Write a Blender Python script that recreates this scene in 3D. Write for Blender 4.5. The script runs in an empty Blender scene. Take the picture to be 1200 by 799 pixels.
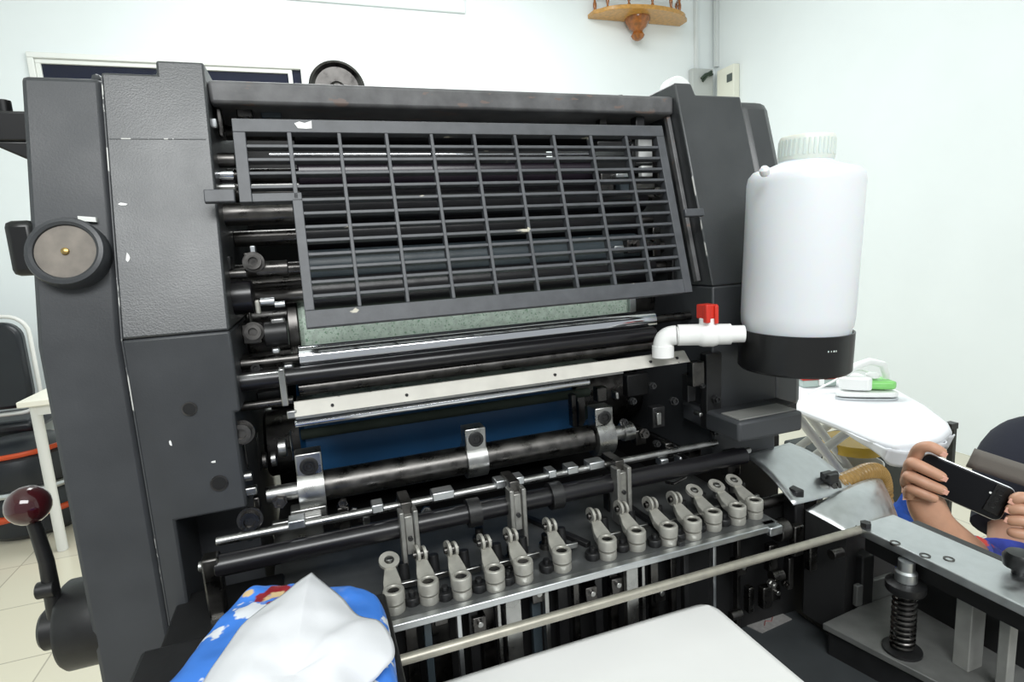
import bpy, bmesh, math, random
from mathutils import Vector, Matrix, noise
random.seed(7)
PI = math.pi
R = math.radians
C = bpy.context.scene.collection
scene = bpy.context.scene

# ------------------------------------------------------------------ camera
H = 1.3
FPX, CX, CY = 670.3, 600.0, 399.5
YAW, PITCH, ROLL = R(18.994), R(9.021), R(-3.348)
fwd = Vector((math.sin(YAW)*math.cos(PITCH), math.cos(YAW)*math.cos(PITCH), -math.sin(PITCH)))
rt0 = Vector((math.cos(YAW), -math.sin(YAW), 0))
up0 = rt0.cross(fwd)
rt = math.cos(ROLL)*rt0 + math.sin(ROLL)*up0
up = rt.cross(fwd)
cam_d = bpy.data.cameras.new('camera')
cam = bpy.data.objects.new('camera', cam_d)
C.objects.link(cam)
cam_d.sensor_fit = 'HORIZONTAL'
cam_d.sensor_width = 36
cam_d.lens = FPX/1200*36
cam_d.clip_start = 0.02
cam.matrix_world = Matrix(((rt.x, up.x, -fwd.x, 0), (rt.y, up.y, -fwd.y, 0), (rt.z, up.z, -fwd.z, H), (0, 0, 0, 1)))
scene.camera = cam

# ------------------------------------------------------------------ light
w = bpy.data.worlds.new('world')
scene.world = w
w.use_nodes = True
w.node_tree.nodes['Background'].inputs[0].default_value = (0.92, 0.97, 1.0, 1)
w.node_tree.nodes['Background'].inputs[1].default_value = 0.44

def area(name, loc, target, sx, sy, power, col=(1, 1, 1)):
    l = bpy.data.lights.new(name, 'AREA')
    l.shape = 'RECTANGLE'; l.size = sx; l.size_y = sy; l.energy = power; l.color = col
    o = bpy.data.objects.new(name, l); C.objects.link(o)
    o.location = loc
    o.rotation_euler = (Vector(target)-Vector(loc)).to_track_quat('-Z', 'Y').to_euler()
    return o
area('ceiling_lamp_back', (0.6, 2.6, 3.44), (0.6, 2.6, 0), 2.4, 1.2, 84, (0.97, 1, 1))
area('sheen_light_front', (-0.1, -1.5, 2.95), (0.2, 0.7, 1.0), 2.0, 0.9, 74, (0.98, 1, 1))  # added area light, placed for the sheen on the leaning frame faces
scene.view_settings.view_transform = 'Standard'
scene.view_settings.look = 'None'
scene.view_settings.gamma = 1
scene.view_settings.use_curve_mapping = False
scene.view_settings.exposure = 0.0

# ------------------------------------------------------------------ measuring helpers (rays through measured points onto planes of the place)
def ray(px, py):
    return rt*((px-CX)/FPX) - up*((py-CY)/FPX) + fwd
def A(px, py, Y):
    d = ray(px, py); p = d*(Y/d.y); p.z += H; return p
def AZ(px, py, z):
    d = ray(px, py); p = d*((z-H)/d.z); p.z += H; return p
def AX(px, py, x):
    d = ray(px, py); p = d*(x/d.x); p.z += H; return p
def AC(px, py, dep):
    p = ray(px, py)*dep; p.z += H; return p
def XL(a, b, Y):
    """a bar along X measured at both ends -> x0, x1, z"""
    p, q = A(*a, Y), A(*b, Y)
    return p.x, q.x, (p.z+q.z)/2

# ------------------------------------------------------------------ materials
def srgb(r, g, b):
    f = lambda c: c/12.92 if c <= 0.04045 else ((c+0.055)/1.055)**2.4
    return (f(r/255), f(g/255), f(b/255), 1)
def mat(name, col, rough=0.5, metal=0.0, var=0.0, vscale=30, bump=0.0, bscale=300, spec=0.5, rvar=0.0, sss=0, trans=0, coat=0):
    m = bpy.data.materials.new(name); m.use_nodes = True
    nt = m.node_tree; n = nt.nodes; b = n['Principled BSDF']; L = nt.links
    c = srgb(*col)
    b.inputs['Base Color'].default_value = c
    b.inputs['Roughness'].default_value = rough
    b.inputs['Metallic'].default_value = metal
    b.inputs['Specular IOR Level'].default_value = spec
    b.inputs['Coat Weight'].default_value = coat
    if sss:
        b.inputs['Subsurface Weight'].default_value = sss; b.inputs['Subsurface Radius'].default_value = (0.02, 0.01, 0.006); b.inputs['Subsurface Scale'].default_value = 0.3
    if trans: b.inputs['Transmission Weight'].default_value = trans
    tc = n.new('ShaderNodeTexCoord')
    if var or rvar:
        t = n.new('ShaderNodeTexNoise'); t.inputs['Scale'].default_value = vscale; t.inputs['Detail'].default_value = 6
        L.new(tc.outputs['Object'], t.inputs['Vector'])
        if var:
            rp = n.new('ShaderNodeValToRGB')
            rp.color_ramp.elements[0].position = 0.3; rp.color_ramp.elements[1].position = 0.72
            rp.color_ramp.elements[0].color = tuple(max(0, x*(1-var)) for x in c[:3])+(1,)
            rp.color_ramp.elements[1].color = tuple(min(1, x*(1+var)) for x in c[:3])+(1,)
            L.new(t.outputs['Fac'], rp.inputs['Fac']); L.new(rp.outputs['Color'], b.inputs['Base Color'])
        if rvar:
            mr = n.new('ShaderNodeMapRange')
            mr.inputs['To Min'].default_value = max(0.02, rough-rvar); mr.inputs['To Max'].default_value = min(1, rough+rvar)
            mr.inputs['From Min'].default_value = 0.3; mr.inputs['From Max'].default_value = 0.7
            L.new(t.outputs['Fac'], mr.inputs['Value']); L.new(mr.outputs['Result'], b.inputs['Roughness'])
    if bump:
        t2 = n.new('ShaderNodeTexNoise'); t2.inputs['Scale'].default_value = bscale; t2.inputs['Detail'].default_value = 3
        L.new(tc.outputs['Object'], t2.inputs['Vector'])
        bp = n.new('ShaderNodeBump'); bp.inputs['Strength'].default_value = bump; bp.inputs['Distance'].default_value = 0.001
        L.new(t2.outputs['Fac'], bp.inputs['Height']); L.new(bp.outputs['Normal'], b.inputs['Normal'])
    return m
def speckle(m, col, scale, lo, rough=None, stretch=(1, 1, 1)):
    """adds worn / printed marks of another colour where a noise is above lo"""
    nt = m.node_tree; n = nt.nodes; b = n['Principled BSDF']; L = nt.links
    tc = n.new('ShaderNodeTexCoord'); mp = n.new('ShaderNodeMapping'); mp.inputs['Scale'].default_value = stretch
    t = n.new('ShaderNodeTexNoise'); t.inputs['Scale'].default_value = scale; t.inputs['Detail'].default_value = 4
    L.new(tc.outputs['Object'], mp.inputs['Vector']); L.new(mp.outputs['Vector'], t.inputs['Vector'])
    rp = n.new('ShaderNodeValToRGB'); rp.color_ramp.elements[0].position = lo; rp.color_ramp.elements[1].position = lo+0.02
    L.new(t.outputs['Fac'], rp.inputs['Fac'])
    mx = n.new('ShaderNodeMix'); mx.data_type = 'RGBA'
    mx.inputs[7].default_value = srgb(*col)
    L.new(rp.outputs['Color'], mx.inputs[0])
    s = b.inputs['Base Color']
    if s.is_linked:
        L.new(s.links[0].from_socket, mx.inputs[6])
    else:
        mx.inputs[6].default_value = s.default_value
    L.new(mx.outputs[2], s)
    return m

M = {}
M['wall'] = mat('white_wall_paint', (236, 242, 243), 0.8, var=0.02, vscale=2, bump=0.05, bscale=60)
M['ceil'] = mat('ceiling_paint', (238, 242, 242), 0.9)
M['paint'] = speckle(mat('dark_grey_hammered_paint', (57, 59, 61), 0.38, var=0.12, vscale=14, bump=0.17, bscale=620, rvar=0.06, spec=0.7), (170, 170, 165), 26, 0.752)
M['paint_low'] = speckle(mat('dark_grey_smooth_paint', (58, 60, 63), 0.45, var=0.14, vscale=18, bump=0.10, bscale=500, rvar=0.06), (150, 150, 145), 30, 0.75)
M['grille'] = speckle(mat('grey_grille_paint', (74, 76, 80), 0.45, var=0.18, vscale=60, bump=0.1), (190, 185, 170), 45, 0.70, stretch=(0.5, 1, 1))
M['beam'] = speckle(mat('worn_grey_beam_paint', (96, 96, 97), 0.42, var=0.35, vscale=38, bump=0.1), (112, 98, 92), 70, 0.62, stretch=(0.35, 1, 1))
M['black'] = mat('black_oily_metal', (26, 26, 27), 0.42, 0.0, var=0.4, vscale=60, bump=0.1, bscale=200)
M['blackp'] = mat('black_plastic', (18, 18, 19), 0.35, bump=0.04)
M['void'] = mat('black_casting_and_shade', (15, 15, 16), 0.6, var=0.3, vscale=40)  # near-black castings; also painted shade in bolt holes and under the drum guard
M['rub'] = mat('black_rubber_roller', (22, 21, 24), 0.28, var=0.2, vscale=20)
M['rubp'] = mat('inked_purple_black_roller', (40, 34, 42), 0.25, var=0.2, vscale=20)
M['rubt'] = mat('grey_teal_roller', (62, 72, 78), 0.35, var=0.15, vscale=20)
M['chrome'] = mat('polished_chrome', (232, 234, 238), 0.12, 1.0, rvar=0.04)
M['steel'] = mat('ground_steel', (168, 168, 166), 0.32, 1.0, var=0.18, vscale=50, rvar=0.1)
M['steeld'] = mat('oily_dark_steel', (92, 90, 88), 0.33, 1.0, var=0.35, vscale=60, rvar=0.12)
M['alu'] = mat('brushed_aluminium', (205, 208, 210), 0.38, 1.0, var=0.08, vscale=80, rvar=0.08)
M['cast'] = mat('pale_cast_nickel', (178, 176, 168), 0.40, 0.5, var=0.15, vscale=90, rvar=0.08)
M['post'] = mat('pale_grey_post_paint', (150, 150, 146), 0.45, 0.15, var=0.12, vscale=50)
M['guide'] = mat('worn_guide_steel', (150, 149, 145), 0.35, 0.75, var=0.2, vscale=80)
M['rod'] = mat('dull_tan_steel_rod', (166, 162, 150), 0.42, 0.6, var=0.12, vscale=90)
M['white_metal'] = speckle(mat('cream_white_enamel_bar', (205, 202, 194), 0.4, 0.1, var=0.08, vscale=40), (70, 68, 66), 55, 0.70)
M['blanket'] = speckle(mat('pale_green_blanket', (196, 212, 198), 0.6, var=0.16, vscale=160, bump=0.1), (132, 168, 140), 420, 0.60)
M['blue'] = mat('blue_rubber_blanket', (30, 84, 130), 0.45, var=0.12, vscale=12)
M['olive'] = mat('olive_cloth_strip', (62, 72, 62), 0.7, var=0.2)
M['tile'] = None
M['hdpe'] = mat('translucent_white_plastic', (224, 227, 231), 0.35, sss=0.5, spec=0.4)
M['capm'] = mat('milky_cap_plastic', (222, 227, 218), 0.35, sss=0.3)
M['pvc'] = mat('white_pvc', (240, 240, 238), 0.3)
M['red'] = mat('red_plastic', (205, 52, 38), 0.35)
M['paper'] = mat('white_paper', (238, 238, 236), 0.85, var=0.02, vscale=10)
M['tissue'] = mat('white_tissue', (222, 223, 227), 0.95, bump=0.15, bscale=120)
M['wood'] = mat('varnished_golden_wood', (150, 88, 30), 0.25, var=0.4, vscale=40, coat=0.4)
M['wood_pale'] = mat('golden_wood_edge', (190, 140, 66), 0.3, var=0.25, vscale=40, coat=0.3)
M['glass'] = mat('night_dark_window_glass', (22, 27, 48), 0.08)
M['frame_white'] = mat('white_window_frame', (240, 242, 238), 0.4)
M['desk'] = mat('cream_laminate', (246, 242, 228), 0.4)
M['leather'] = mat('black_leatherette', (28, 32, 38), 0.35, bump=0.1, bscale=200)
M['orange'] = mat('orange_trim_plastic', (205, 78, 34), 0.4)
M['maroon'] = mat('maroon_ball_knob', (58, 14, 20), 0.12, coat=0.6)
M['cloth_white'] = mat('silvery_white_board_cover', (236, 238, 242), 0.6, bump=0.1, bscale=40)
M['green'] = mat('lime_green_plastic', (138, 214, 120), 0.35)
M['white_pl'] = mat('glossy_white_plastic', (240, 242, 240), 0.3)
M['white_tube'] = mat('white_painted_tube', (226, 226, 222), 0.4)
M['skin'] = mat('skin', (196, 150, 124), 0.5, var=0.10, vscale=40, sss=0.15)
M['nail'] = mat('fingernail', (226, 172, 152), 0.3)
M['navy'] = mat('navy_cotton', (24, 27, 40), 0.9, bump=0.2, bscale=250)
M['strap'] = mat('grey_webbing', (112, 108, 102), 0.8, bump=0.2, bscale=400)
M['bluec'] = mat('royal_blue_fabric', (46, 96, 200), 0.7, var=0.25, vscale=30)
M['sleeve'] = speckle(mat('blue_printed_sleeve', (62, 78, 176), 0.7, var=0.35, vscale=40), (214, 70, 60), 22, 0.60)
M['hose'] = mat('amber_ribbed_hose', (140, 110, 60), 0.28, var=0.25, vscale=60)
M['yellow'] = mat('yellow_plastic', (214, 176, 64), 0.4)
M['hair'] = mat('black_hair', (18, 16, 16), 0.5)
M['greyplate'] = mat('grey_paint_top', (112, 113, 111), 0.45, 0.4, var=0.2, vscale=40)
M['bag'] = None
M['wornfine'] = speckle(mat('chipped_edge_paint', (70, 72, 74), 0.45), (176, 176, 172), 70, 0.57, stretch=(1, 1, 0.35))
M['worn'] = speckle(mat('chipped_seam_paint', (70, 72, 74), 0.45), (196, 196, 192), 90, 0.53, stretch=(1, 1, 0.22))

def tile_mat():
    m = mat('cream_floor_tile', (222, 218, 202), 0.22, var=0.05, vscale=3)
    nt = m.node_tree; n = nt.nodes; L = nt.links; b = n['Principled BSDF']
    tc = n.new('ShaderNodeTexCoord'); br = n.new('ShaderNodeTexBrick')
    br.offset = 0; br.inputs['Scale'].default_value = 1; br.inputs['Brick Width'].default_value = 0.4; br.inputs['Row Height'].default_value = 0.4
    br.inputs['Mortar Size'].default_value = 0.003
    br.inputs['Color1'].default_value = srgb(216, 210, 190); br.inputs['Color2'].default_value = srgb(208, 202, 184); br.inputs['Mortar'].default_value = srgb(176, 170, 154)
    L.new(tc.outputs['Object'], br.inputs['Vector']); L.new(br.outputs['Color'], b.inputs['Base Color'])
    return m
M['tile'] = tile_mat()
def bag_mat():
    m = mat('blue_printed_plastic_film', (72, 136, 232), 0.25, var=0.12, vscale=20, bump=0.4, bscale=60)
    speckle(m, (236, 240, 246), 26, 0.585)
    speckle(m, (150, 40, 48), 17, 0.66)
    speckle(m, (224, 196, 150), 19, 0.69)
    return m
M['bag'] = bag_mat()

# ------------------------------------------------------------------ mesh helpers
class MB:
    def __init__(s): s.bm = bmesh.new()
    def box(s, x0, x1, y0, y1, z0, z1):
        v = [s.bm.verts.new((x, y, z)) for z in (z0, z1) for y in (y0, y1) for x in (x0, x1)]
        for f in ((0, 2, 3, 1), (4, 5, 7, 6), (0, 1, 5, 4), (2, 6, 7, 3), (0, 4, 6, 2), (1, 3, 7, 5)):
            s.bm.faces.new([v[i] for i in f])
        return s
    def obox(s, c, ax, ay, az, hx, hy, hz):
        """oriented box: centre, three unit axes, half sizes"""
        c = Vector(c); ax, ay, az = Vector(ax).normalized(), Vector(ay).normalized(), Vector(az).normalized()
        v = [s.bm.verts.new(c+ax*hx*i+ay*hy*j+az*hz*k) for k in (-1, 1) for j in (-1, 1) for i in (-1, 1)]
        for f in ((0, 2, 3, 1), (4, 5, 7, 6), (0, 1, 5, 4), (2, 6, 7, 3), (0, 4, 6, 2), (1, 3, 7, 5)):
            s.bm.faces.new([v[i] for i in f])
        return s
    def prism(s, pts, d):
        """polygon (3-D points) extruded by vector d"""
        d = Vector(d); a = [s.bm.verts.new(Vector(p)) for p in pts]; b = [s.bm.verts.new(Vector(p)+d) for p in pts]
        k = len(a)
        s.bm.faces.new(a); s.bm.faces.new(b[::-1])
        for i in range(k): s.bm.faces.new((a[i], b[i], b[(i+1) % k], a[(i+1) % k]))
        return s
    def lathe(s, o, axis, prof, seg=24):
        """prof: list of (r, h) along axis from o"""
        o = Vector(o); a = Vector(axis).normalized()
        u = a.orthogonal().normalized(); v = a.cross(u)
        rings = []
        for r, h in prof:
            if r < 1e-6: rings.append([s.bm.verts.new(o+a*h)])
            else: rings.append([s.bm.verts.new(o+a*h+(u*math.cos(2*PI*i/seg)+v*math.sin(2*PI*i/seg))*r) for i in range(seg)])
        for p, q in zip(rings, rings[1:]):
            if len(p) == 1 and len(q) == 1: continue
            for i in range(seg):
                j = (i+1) % seg
                if len(p) == 1: s.bm.faces.new((p[0], q[i], q[j]))
                elif len(q) == 1: s.bm.faces.new((p[i], p[j], q[0]))
                else: s.bm.faces.new((p[i], p[j], q[j], q[i]))
        if len(rings[0]) > 1: s.bm.faces.new(rings[0][::-1])
        if len(rings[-1]) > 1: s.bm.faces.new(rings[-1])
        return s
    def cyl(s, p, q, r, seg=20, r2=None):
        p, q = Vector(p), Vector(q); L = (q-p).length; r2 = r if r2 is None else r2
        c = min(r, r2, L)*0.08
        return s.lathe(p, q-p, [(r-c, 0), (r, c), (r2, L-c), (r2-c, L)], seg)
    def ring(s, c, axis, ro, ri, t, seg=24):
        return s.lathe(Vector(c)-Vector(axis).normalized()*t/2, axis, [(ri, 0), (ro, 0), (ro, t), (ri, t), (ri, 0)], seg) if False else s._ring(c, axis, ro, ri, t, seg)
    def _ring(s, c, axis, ro, ri, t, seg):
        a = Vector(axis).normalized(); o = Vector(c)-a*t/2
        u = a.orthogonal().normalized(); v = a.cross(u)
        R4 = []
        for r, h in ((ri, 0), (ro, 0), (ro, t), (ri, t)):
            R4.append([s.bm.verts.new(o+a*h+(u*math.cos(2*PI*i/seg)+v*math.sin(2*PI*i/seg))*r) for i in range(seg)])
        for k in range(4):
            p, q = R4[k], R4[(k+1) % 4]
            for i in range(seg):
                j = (i+1) % seg; s.bm.faces.new((p[i], p[j], q[j], q[i]))
        return s
    def tube(s, pts, r, seg=12, closed=False):
        pts = [Vector(p) for p in pts]; n = len(pts)
        rr = r if isinstance(r, (list, tuple)) else [r]*n
        rings = []; prev = None
        for i, p in enumerate(pts):
            t = (pts[(i+1) % n] if (closed or i < n-1) else p) - (pts[i-1] if (closed or i > 0) else p)
            t.normalize()
            if prev is None: u = t.orthogonal().normalized()
            else: u = (prev - t*prev.dot(t)).normalized()
            prev = u; v = t.cross(u)
            rings.append([s.bm.verts.new(p+(u*math.cos(2*PI*k/seg)+v*math.sin(2*PI*k/seg))*rr[i]) for k in range(seg)])
        m = n if closed else n-1
        for i in range(m):
            p, q = rings[i], rings[(i+1) % n]
            for k in range(seg):
                j = (k+1) % seg; s.bm.faces.new((p[k], p[j], q[j], q[k]))
        if not closed:
            s.bm.faces.new(rings[0][::-1]); s.bm.faces.new(rings[-1])
        return s
    def grid(s, f, nu, nv, thick=None):
        """f(u,v)->point ; optional thickness vector function is done by the solidify modifier"""
        V = [[s.bm.verts.new(f(i/nu, j/nv)) for j in range(nv+1)] for i in range(nu+1)]
        for i in range(nu):
            for j in range(nv): s.bm.faces.new((V[i][j], V[i+1][j], V[i+1][j+1], V[i][j+1]))
        return s
    def sphere(s, c, r, seg=20, sc=(1, 1, 1)):
        b = bmesh.ops.create_uvsphere(s.bm, u_segments=seg, v_segments=seg//2, radius=r)
        for v in b['verts']: v.co = Vector((v.co.x*sc[0], v.co.y*sc[1], v.co.z*sc[2]))+Vector(c)
        return s
    def build(s, name, m, parent=None, bevel=0, solid=0, sub=0, recalc=True, flat=False, ang=38):
        bm = s.bm
        if recalc: bmesh.ops.recalc_face_normals(bm, faces=bm.faces)
        org = Vector((0, 0, 0)); p = parent
        while p is not None: org += p.location; p = p.parent
        if parent is None and len(bm.verts):          # a one-mesh thing gets its origin at its base
            xs = [v.co for v in bm.verts]
            org = Vector(((min(v.x for v in xs)+max(v.x for v in xs))/2, (min(v.y for v in xs)+max(v.y for v in xs))/2, min(v.z for v in xs)))
        for v in bm.verts: v.co -= org
        if not flat:
            for f in bm.faces: f.smooth = True
            for e in bm.edges:
                if len(e.link_faces) == 2 and e.calc_face_angle(0) > R(ang): e.smooth = False
        me = bpy.data.meshes.new(name); bm.to_mesh(me); bm.free()
        o = bpy.data.objects.new(name, me); C.objects.link(o)
        if parent is not None: o.parent = parent
        else: o.location = org
        me.materials.append(m)
        if solid:
            md = o.modifiers.new('solid', 'SOLIDIFY'); md.thickness = solid; md.offset = 0
        if bevel:
            md = o.modifiers.new('bevel', 'BEVEL'); md.width = bevel; md.segments = 2; md.limit_method = 'ANGLE'; md.angle_limit = R(50)
            md.harden_normals = False
        if sub:
            md = o.modifiers.new('sub', 'SUBSURF'); md.levels = sub; md.render_levels = sub
        return o
def thing(name, label, cat, loc=(0, 0, 0), group=None):
    o = bpy.data.objects.new(name, None); C.objects.link(o); o.location = loc
    o.empty_display_size = 0.05
    o['label'] = label; o['category'] = cat
    if group: o['group'] = group
    return o
def tag(o, label, cat, group=None):
    o['label'] = label; o['category'] = cat
    if group: o['group'] = group
    return o
def struct(o): o['kind'] = 'structure'; return o
def lab(o, t): o['label'] = t; return o
def copy_part(o, parent, d):
    c = o.copy(); C.objects.link(c); c.parent = parent; c.location = o.location + Vector(d)
    for ch in [x for x in bpy.data.objects if x.parent == o]:
        k = ch.copy(); C.objects.link(k); k.parent = c
    return c

# ------------------------------------------------------------------ the room
WY, WX = 4.25, 3.42       # back wall, right wall
CZ = 3.5
struct(MB().box(-3.1, WX+0.1, -2.2, WY+0.1, -0.1, 0).build('floor', M['tile']))
struct(MB().box(-3.1, WX+0.1, -2.2, WY+0.1, CZ, CZ+0.1).build('ceiling', M['ceil']))
struct(MB().box(WX, WX+0.1, -2.2, WY+0.1, 0, CZ).build('wall_right', M['wall']))
struct(MB().box(-3.1, -3.0, -2.2, WY+0.1, 0, CZ).build('wall_left', M['wall']))
wx0, wx1, wzt, wzb = A(31, 62, WY).x, A(357, 76, WY).x, A(200, 69, WY).z, 1.45
b = MB()
b.box(-3.0, wx0, WY, WY+0.1, 0, CZ).box(wx1, WX, WY, WY+0.1, 0, CZ).box(wx0, wx1, WY, WY+0.1, 0, wzb).box(wx0, wx1, WY, WY+0.1, wzt, CZ)
struct(b.build('wall_back', M['wall']))
zb = A(400, 5, WY).z
struct(MB().box(-3.0, A(545, 12, WY).x, WY-0.02, WY, zb, CZ).build('trim_1', M['wall'], bevel=0.008))
# window
fw = 0.032
b = MB().box(wx0, wx1, WY-0.02, WY+0.05, wzt-fw, wzt).box(wx0, wx1, WY-0.02, WY+0.05, wzb, wzb+fw).box(wx0, wx0+fw, WY-0.02, WY+0.05, wzb+fw, wzt-fw).box(wx1-0.03, wx1, WY-0.02, WY+0.05, wzb+fw, wzt-fw)
win = struct(b.build('window_1', M['frame_white'], bevel=0.004))
def pane(x0, x1):
    # sliding sash: white border with dark glass
    s = 0.026; y = WY+0.0
    f = MB().box(x0, x1, y-0.005, y+0.03, wzt-fw-s, wzt-fw-0.001).box(x0, x1, y-0.005, y+0.03, wzb+fw+0.001, wzb+fw+s).box(x0, x0+s, y-0.005, y+0.03, wzb+fw+s, wzt-fw-s).box(x1-s, x1, y-0.005, y+0.03, wzb+fw+s, wzt-fw-s)
    f.bm.verts.ensure_lookup_table()
    fo = f.build('window_sash', M['frame_white'], win, bevel=0.003)
    MB().box(x0+s-0.002, x1-s+0.002, y+0.010, y+0.016, wzb+fw+s-0.002, wzt-fw-s+0.002).build('window_pane', M['glass'], fo)
xm = A(212, 80, WY).x
pane(wx0+fw+0.001, xm-0.001)
pane(xm+0.001, A(342, 84, WY).x)
MB().box(A(342, 84, WY).x+0.002, wx1-0.031, WY+0.010, WY+0.016, wzb+fw, wzt-fw).build('window_pane', M['glass'], win)
# night outside, behind the panes: the dark pane itself is nearly opaque

# ------------------------------------------------------------------ the press
PR = thing('printing_press', 'large dark grey offset printing press with a slatted guard and rollers between two side frames', 'printing press', (0.2, 0.75, 0))
FY = 0.61                       # front plane of the frames below the crease
zc = 1.239                      # crease height
zt = A(180, 88, 0.685).z
LEAN = 0.284
def fy(z): return FY if z <= zc else FY+(z-zc)*LEAN
xi = -0.078; xs = A(140, 390, FY).x; xo = A(45, 390, FY).x-0.006
RXI = A(835, 345, FY).x; RXS = 0.592; RXO = 0.650
BK = 1.12
def slab(b, x0, x1, z0, z1, dy=0.0, back=BK, curve=True):
    zs = [z0]
    if z0 < zc < z1: zs.append(zc)
    zs.append(z1)
    pts = [(x0, fy(z)+dy, z) for z in zs] + [(x0, back, z1), (x0, back, z0)]
    b.prism(pts, (x1-x0, 0, 0)); return b
# left frame
zn = A(270, 484, FY).z; zr = A(245, 603, FY).z; xr = A(207, 620, FY).x
zt_tab = A(210, 73, 0.69).z; xt0 = A(183, 80, 0.685).x; xt1 = A(236, 80, 0.685).x
def FP(x, z): return (x, fy(z), z)
ptsU = [FP(xs, zc), FP(xi, zc), FP(xi, zt_tab), FP(xt0, zt_tab), FP(xt0, zt), FP(xs, zt)]
frameL = MB().prism(ptsU, (0, BK-0.72, 0)).build('side_frame', M['paint'], PR, bevel=0.0025)
lab(frameL, 'left side frame')
ptsL = [FP(xs, 0), FP(xr, 0), FP(xr, zr), FP(xi-0.006, zr), FP(xi-0.006, zn), FP(xi, zn), FP(xi, zc-0.0004), FP(xs, zc-0.0004)]
lowL = MB().prism(ptsL, (0, BK-FY, 0)).build('lower_side_frame', M['paint_low'], PR, bevel=0.0025)
lab(lowL, 'left lower side frame with cut-away corner')
MB().box(xr-0.002, xi-0.008, FY+0.085, BK-0.01, 0.0, zr+0.002).build('frame_recess', M['paint_low'], PR, bevel=0.002)
b = MB(); slab(b, xo, xs-0.0015, 0.0, zt-0.004, dy=0.006)
b.box(xs-0.012, xs-0.002, 0.69, 0.9, zt-0.01, zt+0.002)
b.build('side_cover', M['paint_low'], PR, bevel=0.012)
# worn seam on the left frame
wz = [0.90, zc, zt-0.006]
wl = [(xs+0.0004, fy(z)-0.0004, z) for z in wz]; wr_ = [(xs+0.0014, fy(z)-0.0004, z) for z in wz]
MB().prism(wl+wr_[::-1], (0, 0.001, 0)).build('worn_paint_edge', M['worn'], frameL, flat=True)
zl = A(180, 162, 0.66).z
MB().obox(((xs+xi)/2-0.001, fy(zl)-0.0001, zl), (1, 0, 0), (0, 1, -LEAN), (0, LEAN, 1), (xi-xs)/2-0.004, 0.0004, 0.0005).build('scratch', M['worn'], frameL, flat=True)
def chip(px, py, sx, sz, Y=None):
    p = A(px, py, 0.63)
    for _ in range(8): p = A(px, py, fy(p.z))
    n = 7
    pts = []
    for i in range(n):
        a = 2*PI*i/n; k = random.uniform(0.6, 1.2)
        x = p.x+math.cos(a)*sx*k; z = p.z+math.sin(a)*sz*k
        pts.append((x, fy(z)-0.0004, z))
    MB().prism(pts, (0, 0.0012, 0)).build('paint_chip', M['paper'], frameL, flat=True)
for a in ((150, 302, .0022, .005), (143, 239, .005, .0016), (200, 519, .0012, .003), (250, 541, .003, .0012)): chip(*a)
def hole(px, py, r):
    p = A(px, py, FY)
    o = MB().ring((p.x, FY-0.0002, p.z), (0, 1, 0), r*1.25, r, 0.0016).build('hole_rim', M['steeld'], lowL)
    MB().lathe((p.x, FY-0.0006, p.z), (0, 1, 0), [(r, 0), (r, 0.001)], 20).build('hole_shade_disc', M['void'], lowL)  # flat black disc, its colour stands in for the shade inside a hole
hole(222, 479, 0.0055); hole(257, 566, 0.0065)
# right frame
ztr = A(820, 112, 0.685).z
zrt = A(800, 98, 0.69).z
rf = MB().prism([FP(RXI, zc), FP(RXI, zrt), FP(RXI+0.027, zrt), FP(RXI+0.031, ztr), FP(RXS, ztr), FP(RXS, zc)], (0, BK-0.72, 0)).build('side_frame', M['paint'], PR, bevel=0.0025)
lab(rf, 'right side frame')
MB().box(RXI, RXS, FY, BK, 1.0, zc-0.0004).build('lower_side_frame', M['paint_low'], PR, bevel=0.0025)
b = MB(); slab(b, RXS+0.0015, RXO, 1.05, ztr-0.002, dy=0.008)
b.build('side_cover', M['paint'], PR, bevel=0.014)
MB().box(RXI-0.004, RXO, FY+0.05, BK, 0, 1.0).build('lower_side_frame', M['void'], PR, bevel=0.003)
# right inner edge lip
wz = [zc+0.002, ztr-0.01]
MB().prism([(RXI-0.0004, fy(z)-0.0004, z) for z in wz]+[(RXI+0.0012, fy(z)-0.0004, z) for z in wz[::-1]], (0, 0.001, 0)).build('worn_paint_edge', M['wornfine'], rf, flat=True)
b = MB().obox((RXI-0.004, 0.668, 1.36), (1, 0, 0), (0, 1, -LEAN), (0, LEAN, 1), 0.003, 0.004, 0.12)
b.build('edge_strip', M['beam'], rf, bevel=0.001)
# beam across the top
bx0, bx1, bz1 = XL((242, 96), (788, 111), 0.69)
_, _, bz0 = XL((243, 122), (790, 135), 0.69)
bm_ = MB().box(xi, RXI, 0.688, 0.80, bz0, bz1).build('cross_beam', M['beam'], PR, bevel=0.004)
p = A(726, 108, 0.72); MB().lathe((p.x, 0.72, bz1-0.001), (0, 0, 1), [(0.008, 0), (0.008, 0.003), (0.005, 0.003), (0.005, 0.008), (0, 0.009)], 6).build('bolt', M['blackp'], bm_)
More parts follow.
